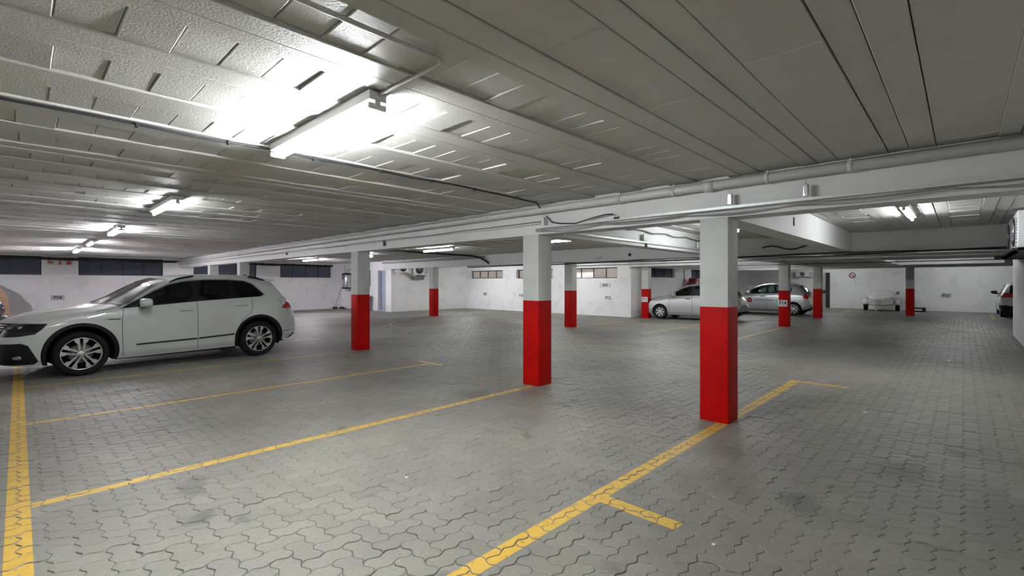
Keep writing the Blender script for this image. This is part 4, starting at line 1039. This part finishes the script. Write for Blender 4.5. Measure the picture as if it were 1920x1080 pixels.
def make_car(sp):
    sh = Shell(sp); L = sh.L; root = thing(sp['name'], sp['label'], 'car', group=sp.get('group')); paint = sp['paint']; r = sp['r']
    xf, xr = sp['xf'], sp['xr']; ra = sp['arch']; za = sp.get('za', r - .01)
    circ = lambda cx_, rad: [(cx_ + rad * math.cos(a), za + rad * math.sin(a)) for a in np.linspace(-.15 * PI, 1.15 * PI, 40)]
    feats = []
    wn = [('side_window', p) for p in sp['windows']]
    feats.append(('window_surround', 'side', sp['dlo']))
    for i, (nm, p) in enumerate(wn): feats.append(('win%d' % i, 'side', smooth_poly(p, 1)))
    feats.append(('windscreen', 'top', sp['windscreen'])); feats.append(('rear_window', 'top', sp['rear_window']))
    if 'cowl' in sp: feats.append(('cowl', 'top', sp['cowl']))
    for gi, g in enumerate(sp['gaps']):   # polyline gaps in the side view
        w_ = sp.get('gapw', .004); n = len(g); Lp = []; Rp = []
        gd = dens(g, .08, False) + [g[-1]]
        for k in range(len(gd)):
            a, c = Vector(gd[max(k - 1, 0)]), Vector(gd[min(k + 1, len(gd) - 1)]); t = (c - a).normalized(); nn = Vector((-t.y, t.x)) * w_
            Lp.append((gd[k][0] + nn.x, gd[k][1] + nn.y)); Rp.append((gd[k][0] - nn.x, gd[k][1] - nn.y))
        feats.append(('gap%d' % gi, 'side', Lp + Rp[::-1]))
    for nm, p in sp.get('patches', []): feats.append((nm, 'side', p))
    if sp.get('cladding'):
        for cx_ in (xf, xr): feats.append(('wheel_arch_trim', 'side', circ(cx_, ra + sp['cladding'])))
    for cx_ in (xf, xr): feats.append(('hole', 'side', circ(cx_, ra)))
    parts = split_shell(sh, feats)
    # caps at nose and tail
    extra = []
    for i, nx in ((0, -1), (len(sh.xs) - 1, 1)):
        ring = [(sh.xs[i], sh.Y[i][j], sh.Z[i][j]) for j in range(0, 161, 8)]; full = ring + [(x, -y, z) for x, y, z in ring[-2::-1]]
        c = (sh.xs[i], 0, (ring[0][2] + ring[-1][2]) / 2); ev = full + [c]; n = len(full)
        ef = [(k, (k + 1) % n, n) if nx > 0 else ((k + 1) % n, k, n) for k in range(n)]; extra.append((ev, ef, [Vector((nx, 0, 0))] * len(ev)))
    body = shell_obj('body', parts['body'], paint, root, extra=extra)
    for gi in range(len(sp['gaps'])):
        if 'gap%d' % gi in parts:
            for s in (1, -1): shell_obj('panel_gap', parts['gap%d' % gi], M['gap'], body, (s,))
    if 'window_surround' in parts:
        for s in (1, -1): shell_obj('window_surround', parts['window_surround'], M['trim'], body, (s,))
    gl = sp.get('glass', M['glass_dark'])
    for i in range(len(wn)):
        if 'win%d' % i in parts:
            for s in (1, -1): shell_obj('side_window', parts['win%d' % i], gl if i else sp.get('glass_f', gl), root, (s,))
    if 'windscreen' in parts: shell_obj('windscreen', parts['windscreen'], sp.get('glass_w', M['glass']), root)
    if 'rear_window' in parts: shell_obj('rear_window', parts['rear_window'], gl, root)
    if 'cowl' in parts: shell_obj('wiper_cowl', parts['cowl'], M['trim'], body)
    if 'wheel_arch_trim' in parts:
        vs_, fs_, ns_ = parts['wheel_arch_trim']
        for lo, hi in ((-1, L / 2), (L / 2, 9)):
            ff_ = [f for f in fs_ if lo < vs_[f[0]][0] < hi]
            for s in (1, -1): shell_obj('wheel_arch_trim', (vs_, ff_, ns_), M['trim'], body, (s,))
    for nm, mt in (('headlight', M['hlamp']), ('tail_light', M['rlamp'])):
        if nm in parts:
            for s in (1, -1):
                h = shell_obj(nm, parts[nm], mt, root, (s,))
                if nm == 'headlight' and sp.get('lens'):
                    b = MB()
                    for (lx, lz, lr) in sp['lens']:
                        x, y, z = sh.P(lx, sh.tz(lx, lz)); b.sphere((x, s * (y - .004), z), (lr * 1.3, .012, lr))
                    b.build('lamp_lens', M['lens'], h)
    for nm in ('bumper_intake', 'rear_trim', 'lower_cladding', 'reflector'):
        if nm in parts:
            for s in (1, -1): shell_obj(nm, parts[nm], M['trim'] if nm != 'reflector' else M['rlamp'], root, (s,))
    # wheel wells, floor pan
    W = sp['W']; b = MB()
    for cx_ in (xf, xr):
        for s in (1, -1):
            vs = []; aa = np.linspace(-.12 * PI, 1.12 * PI, 22)
            for a in aa:
                for yy in (W - .03, W - .36):
                    vs.append((cx_ + (ra + .004) * math.cos(a), s * yy, za + (ra + .004) * math.sin(a)))
            b.add(vs, [(2 * i, 2 * i + 1, 2 * i + 3, 2 * i + 2) for i in range(21)], 0, True)
            b.add([(v[0], v[1], v[2]) for v in vs[1::2]], [tuple(range(22))], 0)
    b.box(xf + ra + .02, xr - ra - .02, -(W - .075), W - .075, sp['gc'], sp['gc'] + .09); b.box(.18, L - .22, -(W - .36), W - .36, sp['gc'] + .02, sp['gc'] + .12)
    b.box(.12, xf - ra - .02, -(W - .34), W - .34, sp['gc'] + .04, sp['gc'] + .1); b.box(xr + ra + .02, L - .14, -(W - .25), W - .25, sp['gc'] + .1, sp['gc'] + .2)
    b.build('underbody', M['cabin'], root)
    # cabin
    b = MB(); bl = sp['belt_i']; dx = sp['dash']; b.rbox(dx - .45, dx, -(W - .14), W - .14, bl - .32, bl - .04, .06); b.box(dx, dx + 2.1, -(W - .2), W - .2, .3, .34)
    b.rbox(dx - .05, dx + .5, -.12, .12, .34, .58, .04); b.build('dashboard', M['cabin'], root)
    b = MB(); c = Vector((dx + .16, sp.get('drv', -1) * .36, bl - .10)); b.tube([c + Vector((.06 * math.sin(a) * 1.2, .18 * math.cos(a), .18 * math.sin(a))) for a in np.linspace(0, 2 * PI, 21)], .014, 8, caps=False); b.tube([c + Vector((0, -.17, 0)), c + Vector((0, .17, 0))], .016, 6); b.tube([c, c + Vector((-.2, 0, -.06))], .03, 6)
    b.build('steering_wheel', M['black'], root)
    for s in (1, -1): seat(root, dx + .62, s * .37, .48, sp['sz'], back=bl - sp['sz'] - .32 + .08)
    seat(root, dx + 1.5, 0, 1.2, sp['sz'] + .02, 'rear_seat', back=bl - sp['sz'] - .34 + .08)
    # wheels
    for cx_ in (xf, xr):
        for s in (1, -1): wheel(root, cx_, s * (W - .018 - .11), s, r, .215, sp['style'], sp['rim'])
    # mirrors and handles
    mx, mz = sp['mirror']
    for s in (1, -1):
        x, y, z = sh.P(mx, sh.tz(mx, mz)); b = MB()
        bm = bmesh.new(); bmesh.ops.create_cube(bm, size=1)
        for v in bm.verts:
            v.co = (v.co.x * (.17 if v.co.y < 0 else .14), v.co.y * .22, v.co.z * (.17 if v.co.y < 0 else .14))
        bmesh.ops.subdivide_edges(bm, edges=bm.edges[:], cuts=3, use_grid_fill=True)
        for v in bm.verts:
            c = Vector((v.co.x / .07, v.co.y / .115, v.co.z / .08)); m_ = max(abs(c.x), abs(c.y), abs(c.z)); k = m_ / (abs(c.x)**3 + abs(c.y)**3 + abs(c.z)**3)**(1 / 3) if m_ else 1
            v.co = Vector((v.co.x * k - (.02 if v.co.x < 0 else 0) * (1 - abs(v.co.y) / .12), v.co.y * k, v.co.z * k))
        bm.verts.index_update(); b.add([(v.co.x + mx + .02, s * (y + .155 + v.co.y), v.co.z + mz + .055) for v in bm.verts], [[q.index for q in f.verts] for f in bm.faces], 0, True); bm.free()
        mo = b.build('mirror', sp.get('mirror_mat', paint), root)
        b = MB(); b.tube([(mx - .01, s * (y - .02), mz - .02), (mx, s * (y + .06), mz - .015), (mx + .01, s * (y + .13), mz)], [.028, .024, .03], 8); b.build('mirror_foot', M['trim'], mo)
    for hx, hz in sp['handles']:
        for s in (1, -1):
            x, y, z = sh.P(hx, sh.tz(hx, hz)); b = MB(); b.tube([(hx - .10, s * (y - .004), hz - .006), (hx - .075, s * (y + .02), hz), (hx, s * (y + .028), hz + .003), (hx + .075, s * (y + .02), hz + .004), (hx + .10, s * (y - .004), hz)], [.009, .013, .014, .013, .009], 8)
            b.build('door_handle', sp.get('handle_mat', paint), root)
    return root, sh

# --- white SUV in the foreground
SUV = dict(name='suv', label='large white SUV parked on the left, side on, with black wheel arches', L=4.49, W=.915, paint=M['car_white'], r=.345, rim=.252, xf=.88, xr=3.56, arch=.405, za=.365, cladding=.055, gc=.20,
    top=([0, .02, .07, .15, .35, .7, 1.08, 1.30, 1.60, 1.90, 2.15, 2.5, 2.9, 3.3, 3.65, 3.92, 4.0, 4.14, 4.28, 4.35, 4.42, 4.47, 4.49], [.74, .80, .86, .905, .975, 1.04, 1.095, 1.19, 1.375, 1.535, 1.585, 1.615, 1.622, 1.61, 1.58, 1.53, 1.44, 1.27, 1.10, 1.02, .90, .78, .70]),
    rail_z=([0, .1, .35, .8, 1.2, 1.40, 1.60, 1.9, 2.2, 2.5, 2.9, 3.4, 3.7, 3.9, 4.0, 4.14, 4.28, 4.38, 4.49], [.66, .80, .92, 1.01, 1.055, 1.09, 1.215, 1.385, 1.49, 1.54, 1.558, 1.54, 1.50, 1.46, 1.38, 1.2, 1.04, .92, .62]),
    rail_y=([0, .2, .6, 1.2, 1.45, 1.8, 2.2, 2.6, 3.3, 3.9, 4.1, 4.3, 4.49], [.45, .58, .68, .77, .785, .74, .685, .665, .65, .62, .62, .64, .5]),
    belt=([0, .1, .35, .8, 1.3, 1.45, 2.4, 3.3, 3.8, 4.15, 4.35, 4.49], [.60, .74, .85, .955, 1.005, 1.02, 1.085, 1.15, 1.18, 1.12, .95, .6]),
    bottom=([0, .3, .6, 1.3, 3.1, 3.9, 4.2, 4.4, 4.49], [.26, .215, .21, .215, .235, .27, .30, .36, .44]),
    dlo=[(1.37, 1.03), (1.60, 1.17), (1.83, 1.315), (2.04, 1.415), (2.27, 1.475), (2.6, 1.508), (3.0, 1.512), (3.30, 1.49), (3.45, 1.43), (3.64, 1.225), (3.57, 1.18), (3.3, 1.165), (2.46, 1.115), (1.9, 1.07)],
    windows=[[(1.66, 1.07), (1.66, 1.175), (1.86, 1.305), (2.06, 1.40), (2.28, 1.455), (2.40, 1.472), (2.40, 1.13), (2.0, 1.095)], [(2.50, 1.137), (2.50, 1.48), (2.8, 1.495), (3.04, 1.495), (3.04, 1.165)], [(3.085, 1.168), (3.085, 1.492), (3.28, 1.475), (3.42, 1.415), (3.60, 1.225), (3.55, 1.19)]],
    windscreen=[(1.12, 0), (1.16, .3), (1.25, .55), (1.42, .80), (1.50, .80), (1.85, .70), (2.06, .62), (1.99, .35), (1.95, 0)], rear_window=[(4.0, 0), (4.0, .52), (4.26, .60), (4.28, 0)],
    cowl=[(1.06, 0), (1.10, .3), (1.2, .6), (1.34, .80), (1.41, .80), (1.25, .555), (1.155, .3), (1.115, 0)],
    gaps=[[(1.39, .25), (1.375, .6), (1.375, .86), (1.40, 1.02)], [(2.455, .26), (2.455, 1.12)], [(3.12, .56), (3.22, .75), (3.36, .86), (3.40, 1.0), (3.38, 1.16)], [(1.06, .995), (1.30, 1.045), (1.38, 1.05)], [(3.95, 1.12), (4.12, .96), (4.2, .80)]],
    patches=[('headlight', [(.0, .84), (.10, .845), (.30, .848), (.50, .838), (.44, .76), (.36, .69), (.2, .665), (0, .655)]), ('tail_light', [(4.02, .93), (4.10, 1.04), (4.2, 1.075), (4.42, 1.07), (4.49, .93)]), ('bumper_intake', [(0, .56), (.22, .565), (.29, .53), (.40, .29), (.36, .245), (0, .25)]), ('rear_trim', [(4.08, .245), (4.28, .36), (4.49, .46), (4.49, .34), (4.3, .24)])],
    lens=[(.22, .79, .026), (.12, .78, .022)], rr=.62, rc=.66, glass_w=M['glass_w'], dash=1.78, belt_i=1.12, sz=.42, style='suv', mirror=(1.66, 1.06), handles=[(2.28, .965), (3.20, 1.02)])
def squeeze(o, x0, k):
    """shorten the tail behind the rear axle"""
    f = lambda x: x0 + (x - x0) * k if x > x0 else x
    for q in ('top', 'rail_z', 'rail_y', 'belt', 'bottom'): o[q] = ([f(x) for x in o[q][0]], o[q][1])
    for q in ('dlo', 'windscreen', 'rear_window', 'cowl'): o[q] = [(f(a), c) for a, c in o[q]]
    o['windows'] = [[(f(a), c) for a, c in p] for p in o['windows']]; o['patches'] = [(n, [(f(a), c) for a, c in p]) for n, p in o['patches']]
    o['gaps'] = [[(f(a), c) for a, c in p] for p in o['gaps']]; o['L'] = f(o['L'])
SUV['xr'] = 3.53; squeeze(SUV, 3.62, .86)
suv, sh = make_car(SUV)
hd = math.atan2(.08129, .99669)
# front axle at (0.648, 9.874) is the near (left) tyre contact; near side is local -y
nf = Vector((.685, 9.93)); off = Vector((-math.sin(hd), math.cos(hd))) * (SUV['W'] - .02); ax = nf + off - Vector((math.cos(hd), math.sin(hd))) * SUV['xf']
suv.location = (ax.x, ax.y, 0); suv.rotation_euler = (0, 0, hd)
def strip(sh, root, pts, h, off, m, name, parent=None):
    """a moulding following the side at (x, z) points, both sides"""
    for s in (1, -1):
        b = MB(); vs = []; d = dens(pts, .06, False) + [pts[-1]]
        for x, z in d:
            for dz, o in ((-h / 2, -.004), (-h / 2, off), (h / 2, off), (h / 2, -.004)):
                t = sh.tz(x, z + dz); p = Vector(sh.P(x, t)) + sh.N(x, t) * o; vs.append((p.x, s * p.y, p.z))
        n = len(d); fs = [(4 * i + k, 4 * i + (k + 1) % 4, 4 * i + 4 + (k + 1) % 4, 4 * i + 4 + k) for i in range(n - 1) for k in range(4)] + [(0, 1, 2, 3), (4 * n - 1, 4 * n - 2, 4 * n - 3, 4 * n - 4)]
        b.add(vs, fs); b.build(name, m, root)
strip(sh, suv, [(1.56, .425), (2.44, .445)], .02, .010, M['trim'], 'door_moulding')
strip(sh, suv, [(2.47, .446), (3.06, .475)], .02, .010, M['trim'], 'door_moulding')
strip(sh, suv, [(1.56, .439), (2.44, .459)], .008, .013, M['chrome'], 'chrome_strip')
strip(sh, suv, [(2.47, .460), (3.06, .489)], .008, .013, M['chrome'], 'chrome_strip')
strip(sh, suv, [(1.36, 1.02), (1.60, 1.178), (1.83, 1.325), (2.04, 1.425), (2.27, 1.485), (2.6, 1.517), (3.0, 1.522), (3.31, 1.50), (3.46, 1.44), (3.655, 1.228), (3.58, 1.17)], .009, .005, M['chrome'], 'window_chrome')
strip(sh, suv, [(1.16, .862), (1.36, .862)], .022, .008, M['chrome'], 'wing_badge')
strip(sh, suv, [(1.20, .862), (1.345, .862)], .014, .010, M['trim'], 'wing_badge')
strip(sh, suv, [(4.0, .46), (4.2, .475), (4.4, .49)], .014, .006, M['chrome'], 'chrome_strip')
for s in (1, -1):
    b = MB(); pts = [(x, s * (float(pch(*SUV['rail_y'], np.array([x]))[0]) - .01), float(pch(*SUV['rail_z'], np.array([x]))[0]) + dz) for x, dz in ((2.08, .012), (2.2, .034), (2.45, .042), (2.9, .042), (3.4, .038), (3.62, .03), (3.74, .008))]
    rl = MB(); rl.tube(pts[1:-1], [.014, .015, .015, .015, .014], 8); rl = rl.build('roof_rail', M['car_white'], suv)
    for q in (pts[:3], pts[-3:]):
        b = MB(); b.tube(q, [.012, .017, .0175] if q is not pts[-3:] and q[0] == pts[0] else [.017, .017, .01], 8); b.build('rail_end', M['trim'], rl)
b = MB(); b.prism([(3.52, 1.575), (3.60, 1.622), (3.62, 1.622), (3.63, 1.565)], lambda u, v_, d: (u, d, v_), -.012, .012); b.build('roof_antenna', M['trim'], suv)
b = MB(); b.prism([(3.72, 1.545), (3.90, 1.525), (3.95, 1.508), (3.93, 1.49), (3.78, 1.48)], lambda u, v_, d: (u, d, v_), -.60, .60); b.build('spoiler', M['car_white'], suv)
# grille, badge, bumper details
b = nose_patch(sh, [(-.52, .835), (.52, .835), (.54, .67), (-.54, .67)], True, .006); g_ = b.build('grille', M['trim'], suv)
for z in (.82, .79, .755, .72, .685):
    b = nose_patch(sh, [(-.50, z + .006), (.50, z + .006), (.50, z - .006), (-.50, z - .006)], True, .018); b.build('grille_bar', M['chrome'], g_)
xb = sh.xat(0, .765, True)
b = MB(); b.lathe([(.06, -.03), (.06, -.022), (.052, -.022), (.052, -.03)], (xb, 0, .765), 'x', 28, closed=True)
for q in ([(-.035, .03), (-.027, .03), (0, -.03), (-.006, -.03)], [(.035, .03), (.027, .03), (0, -.03), (.006, -.03)], [(-.018, .03), (-.010, .03), (.004, 0), (-.003, 0)], [(.018, .03), (.010, .03), (-.004, 0), (.003, 0)]): b.prism(q, lambda u, v_, d: (xb + d, u, .765 + v_ * .9), -.03, -.024)
b.build('badge', M['chrome'], g_)
b = nose_patch(sh, [(-.55, .52), (.55, .52), (.62, .30), (-.62, .30)], True, .005); b.build('bumper_grille', M['trim'], suv)
b = nose_patch(sh, [(-.26, .60), (.26, .60), (.26, .49), (-.26, .49)], True, .016); b.build('number_plate', M['tile'], suv)
for s in (1, -1):
    x, y, z = sh.P(.20, sh.tz(.20, .355)); b = MB(); b.sphere((x, s * y, z), (.07, .012, .028)); b.build('fog_lamp', M['lens'], suv)
b = nose_patch(sh, [(-.26, .86), (.26, .86), (.26, .74), (-.26, .74)], False, .01); b.build('number_plate', M['tile'], suv)

# --- hatchbacks
def hatch(L, W, H, **k):
    f = L / 3.95; g = H / 1.465
    X = lambda *a: [v * f for v in a]; Zs = lambda *a: [v * g for v in a]
    sp = dict(L=L, W=W, r=.29, rim=.19, xf=.80 * f, xr=3.26 * f, arch=.325, za=.295, gc=.17, gapw=.006,
        top=(X(0, .02, .08, .2, .5, .9, 1.05, 1.35, 1.7, 1.95, 2.3, 2.7, 3.1, 3.42, 3.50, 3.62, 3.78, 3.84, 3.90, 3.95), Zs(.62, .68, .755, .80, .88, .955, 1.0, 1.17, 1.345, 1.425, 1.462, 1.462, 1.435, 1.375, 1.33, 1.19, 1.0, .90, .78, .64)),
        rail_z=(X(0, .1, .3, .7, 1.0, 1.2, 1.4, 1.7, 2.0, 2.3, 2.8, 3.2, 3.42, 3.55, 3.7, 3.82, 3.95), Zs(.55, .70, .80, .90, .94, .985, 1.10, 1.265, 1.36, 1.395, 1.395, 1.36, 1.30, 1.19, 1.02, .86, .56)),
        rail_y=(X(0, .2, .6, 1.0, 1.3, 1.7, 2.1, 2.8, 3.3, 3.6, 3.95), [W - .35, W - .28, W - .2, W - .12, W - .13, W - .2, W - .24, W - .25, W - .26, W - .24, W - .33]),
        belt=(X(0, .1, .3, .7, 1.15, 1.3, 2.2, 3.0, 3.5, 3.75, 3.95), Zs(.50, .64, .73, .83, .90, .915, .95, .99, .99, .90, .5)),
        bottom=(X(0, .3, .6, 1.2, 3.0, 3.5, 3.8, 3.95), [.24, .2, .18, .185, .2, .24, .30, .38]),
        dlo=[(x * f, z * g) for x, z in [(1.22, .93), (1.44, 1.09), (1.7, 1.235), (1.95, 1.32), (2.3, 1.355), (2.8, 1.352), (3.05, 1.32), (3.20, 1.19), (3.16, 1.04), (3.0, 1.0), (2.2, .965)]],
        windows=[[(x * f, z * g) for x, z in p] for p in ([(1.40, .955), (1.46, 1.085), (1.72, 1.22), (1.96, 1.30), (2.14, 1.325), (2.14, .985)], [(2.24, .99), (2.24, 1.33), (2.6, 1.335), (2.72, 1.335), (2.72, 1.01)], [(2.77, 1.015), (2.77, 1.33), (3.02, 1.30), (3.16, 1.18), (3.12, 1.05)])],
        windscreen=[(x * f, y) for x, y in [(1.06, 0), (1.12, W - .4), (1.24, W - .16), (1.34, W - .15), (1.7, W - .23), (1.93, W - .29), (1.9, .2), (1.89, 0)]],
        rear_window=[(x * f, y) for x, y in [(3.46, 0), (3.46, W - .32), (3.78, W - .26), (3.80, 0)]],
        gaps=[[(x * f, z * g) for x, z in p] for p in ([(1.22, .22), (1.21, .6), (1.23, .92)], [(2.19, .22), (2.19, .96)], [(2.80, .45), (2.92, .62), (3.06, .74), (3.08, .99)])],
        patches=[('headlight', [(x * f, z * g) for x, z in [(0, .70), (.12, .755), (.3, .80), (.42, .80), (.30, .66), (.1, .60), (0, .6)]]), ('tail_light', [(x * f, z * g) for x, z in [(3.68, .97), (3.64, .84), (3.70, .75), (3.80, .74), (3.84, .90), (3.80, .97)]])],
        dash=1.5 * f, belt_i=.98 * g, sz=.36, style='multi', mirror=(1.42 * f, .95 * g), handles=[(2.02 * f, .84 * g), (2.92 * f, .88 * g)], handle_mat=M['trim'])
    sp.update(k); return sp
def place(root, sp, front_contact, heading, near):
    """heading: unit vector pointing from nose to tail; near: local side (+1/-1) whose front tyre touches front_contact"""
    h = Vector(heading).normalized(); a = math.atan2(h.y, h.x); off = Vector((-math.sin(a), math.cos(a))) * near * (sp['W'] - .13)
    o = Vector(front_contact) - off - h * sp['xf']; root.location = (o.x, o.y, 0); root.rotation_euler = (0, 0, a)
FG = hatch(3.70, .80, 1.45, name='hatchback', label='silver hatchback with plain wheel covers, half hidden by the nearest pillar', paint=M['car_silver'], glass=M['glass'], style='cover', rim=.185, group='silver hatchbacks')
fg, shf = make_car(FG)
place(fg, FG, (18.0, 8.85), (-.10 + .12, -1), -1)
b = nose_patch(shf, [(-.26, .80), (.26, .80), (.26, .68), (-.26, .68)], False, .008); b.build('number_plate', M['tile'], fg)
b = nose_patch(shf, [(-.40, .60), (.40, .60), (.44, .50), (-.44, .50)], True, .006); b.build('grille', M['trim'], fg)
strip(shf, fg, [(.55, .735), (.68, .745)], .02, .006, mat('amber', (.6, .25, .03), .3), 'side_indicator')
VV = hatch(3.95, .825, 1.465, name='hatchback', label='silver hatchback with red disc and lettering on its doors, behind the P14 pillar', paint=M['car_silver'], glass=M['glass_light'], glass_f=M['glass_light'], style='multi', rim=.20, group='silver hatchbacks')
vv, shv = make_car(VV)
rearc = Vector((23.85, 5.45)); hv = Vector((0.02, -1)).normalized(); place(vv, VV, tuple(rearc - hv * (VV['xr'] - VV['xf'])), tuple(hv), -1)
def side_point(sh, x, z, s): 
    t = sh.tz(x, z); p = sh.P(x, t); n = sh.N(x, t); return Vector((p[0] + n.x * .004, s * (p[1] + n.y * .004), p[2]))
# emblem and lettering on the near (-y) side
p = side_point(shv, 1.47, .66, -1)
b = MB(); b.lathe([(.115, -.006), (.115, .001)], (0, 0, 0), 'y', 28); em = b.build('door_emblem', mat('emblem_red', (.36, .015, .03), .4), vv, p)
b = MB(); b.tube([(-.045, -.009, -.04), (-.03, -.009, .03), (0, -.009, -.02), (.03, -.009, .03), (.045, -.009, -.04)], .009, 6); b.build('emblem_mark', mat('emblem_white', (.7, .6, .62), .5), em)
p = side_point(shv, 2.17, .665, -1); p.y -= .012
tx = text_obj('lettering', 'NORDIEN L', .165, mat('lettering_grey', (.05, .055, .06), .5), vv, p, (PI / 2, 0, 0), thick=.001)
bpy.context.view_layer.update(); k_ = .98 / tx.dimensions.x; tx.scale = (k_, 1, 1)
b = MB(); b.tube([(0, 0, 0), (.16, 0, .13)], [.006, .003], 6); b.build('roof_antenna', M['trim'], vv, (3.05, 0, 1.44))
strip(shv, vv, [(1.25, .47), (2.85, .49)], .03, .012, M['car_silver'], 'door_moulding')
PW_ = hatch(4.1, .86, 1.50, name='hatchback', label='white hatchback seen from behind at the far right, cut by the right wall', paint=M['car_white'], glass=M['glass'], style='multi', rim=.20, mirror_mat=M['trim'])
PW_['patches'] = [PW_['patches'][0], ('tail_light', [(3.66, 1.0), (3.62, .90), (3.70, .84), (4.1, .84), (4.1, 1.02), (3.8, 1.04)]), ('lower_cladding', [(3.55, .50), (4.1, .52), (4.1, .2), (3.55, .15)])]
pw, shp = make_car(PW_); pw.location = (32.35, -1.97, 0); pw.rotation_euler = (0, 0, PI)
b = nose_patch(shp, [(-.72, .50), (.72, .50), (.66, .36), (-.66, .36)], False, .012); b.build('bumper_lower', M['trim'], pw)
b = MB(); b.rbox(3.7, 4.06, -.74, .74, .06, .46, .04); b.build('bumper_skirt', M['trim'], pw)
for s in (1, -1):
    b = nose_patch(shp, [(s * .40, 1.0), (s * .66, 1.03), (s * .70, .90), (s * .42, .89)][::s], False, .012); b.build('tail_light', M['rlamp'], pw)
b = nose_patch(shp, [(-.26, .80), (.26, .80), (.26, .68), (-.26, .68)], False, .01); b.build('number_plate', M['tile'], pw)

# ------------------------------------------------------------------ trailer
t = thing('luggage_trailer', 'small white luggage trailer with a wedge nose standing against the end wall', 'trailer', (31.25, 3.1, 0))
WT = mat('trailer_white', (.72, .73, .72), .35, coat=.4)
b = MB()   # local x: away from the nose; nose at -x
low = [(-1.25, -.10, .34), (-.55, -.50, .36), (.95, -.52, .36), (.95, .52, .36), (-.55, .50, .36), (-1.25, .10, .34)]
mid = [(-1.28, -.16, .60), (-.55, -.56, .70), (.98, -.58, .72), (.98, .58, .72), (-.55, .56, .70), (-1.28, .16, .60)]
b.add(low + mid, [(0, 1, 4, 5), (1, 2, 3, 4)] + [(i, (i + 1) % 6, (i + 1) % 6 + 6, i + 6) for i in range(6)] + [(6, 7, 10, 11), (7, 8, 9, 10)]); b.build('tub', WT, t)
b = MB(); a_ = [(-1.29, -.17, .61), (-.55, -.575, .71), (.99, -.595, .73), (.99, .595, .73), (-.55, .575, .71), (-1.29, .17, .61)]
c_ = [(-1.24, -.15, .655), (-.50, -.50, .80), (.97, -.56, .78), (.97, .56, .78), (-.50, .50, .80), (-1.24, .15, .655)]
d_ = [(-.42, -.42, .84), (-.20, -.42, 1.03), (.88, -.44, 1.06), (.88, .44, 1.06), (-.20, .42, 1.03), (-.42, .42, .84)]
b.add(a_ + c_, [(0, 1, 4, 5), (1, 2, 3, 4)] + [(i, (i + 1) % 6, (i + 1) % 6 + 6, i + 6) for i in range(6)] + [(6, 7, 10, 11), (7, 8, 9, 10)])
b.add([c_[1], c_[2], c_[3], c_[4], d_[1], d_[2], d_[3], d_[4]], [(0, 1, 5, 4), (1, 2, 6, 5), (2, 3, 7, 6), (3, 0, 4, 7), (4, 5, 6, 7)]); b.build('lid', WT, t)
b = MB(); b.tube([(-1.75, 0, .34), (-1.3, 0, .33), (-.6, -.45, .33)], .025, 6); b.tube([(-1.3, 0, .33), (-.6, .45, .33), (1.0, .48, .33)], .025, 6); b.tube([(-.6, -.45, .33), (1.0, -.48, .33)], .025, 6); b.build('drawbar', mat('drawbar_yellow', (.45, .42, .10), .5), t)
b = MB(); b.rbox(-1.95, -1.72, -.04, .04, .32, .42, .015); b.build('tow_coupling', M['metal'], t)
b = MB(); b.tube([(-1.62, .05, .62), (-1.62, .05, .16)], .025, 10); b.lathe([(.04, -.035), (.085, -.03), (.085, .03), (.04, .035)], (-1.62, .05, .085), 'y', 20); b.build('jockey_wheel', M['metal'], t)
for s in (1, -1):
    b = MB(); b.lathe([(.13, -.07), (.24, -.08), (.265, -.05), (.265, .05), (.24, .08), (.13, .07)], (.05, s * .66, .265), 'y', 32); w_ = b.build('wheel', M['tyre'], t)
    b = MB(); b.lathe([(.13, s * .0), (.12, s * .072), (.04, s * .06)], (.05, s * .66, .265), 'y', 24); b.build('rim', M['alloy'], w_)
    b = MB(); aa = np.linspace(.05, PI - .05, 14)
    vs = [(.05 + r_ * math.cos(a), s * yy, .30 + r_ * math.sin(a)) for a in aa for r_, yy in ((.33, .56), (.33, .77), (.30, .78), (.30, .56))]
    b.add(vs, [(4 * i + k, 4 * i + (k + 1) % 4, 4 * i + 4 + (k + 1) % 4, 4 * i + 4 + k) for i in range(13) for k in range(4)] + [(0, 1, 2, 3), (52, 53, 54, 55)], 0, True); b.build('mudguard', WT, t)
    b = MB(); b.rbox(-.65, -.60, s * .50 - .02, s * .50 + .02, .62, .74, .008); b.build('lid_catch', M['cable'], t)
b = MB(); b.rbox(.35, .55, -.70, -.58, .86, 1.0, .02); b.tube([(.45, -.6, .9), (.45, -.5, .8)], .02, 6); b.build('spare_lamp', M['cable'], t)
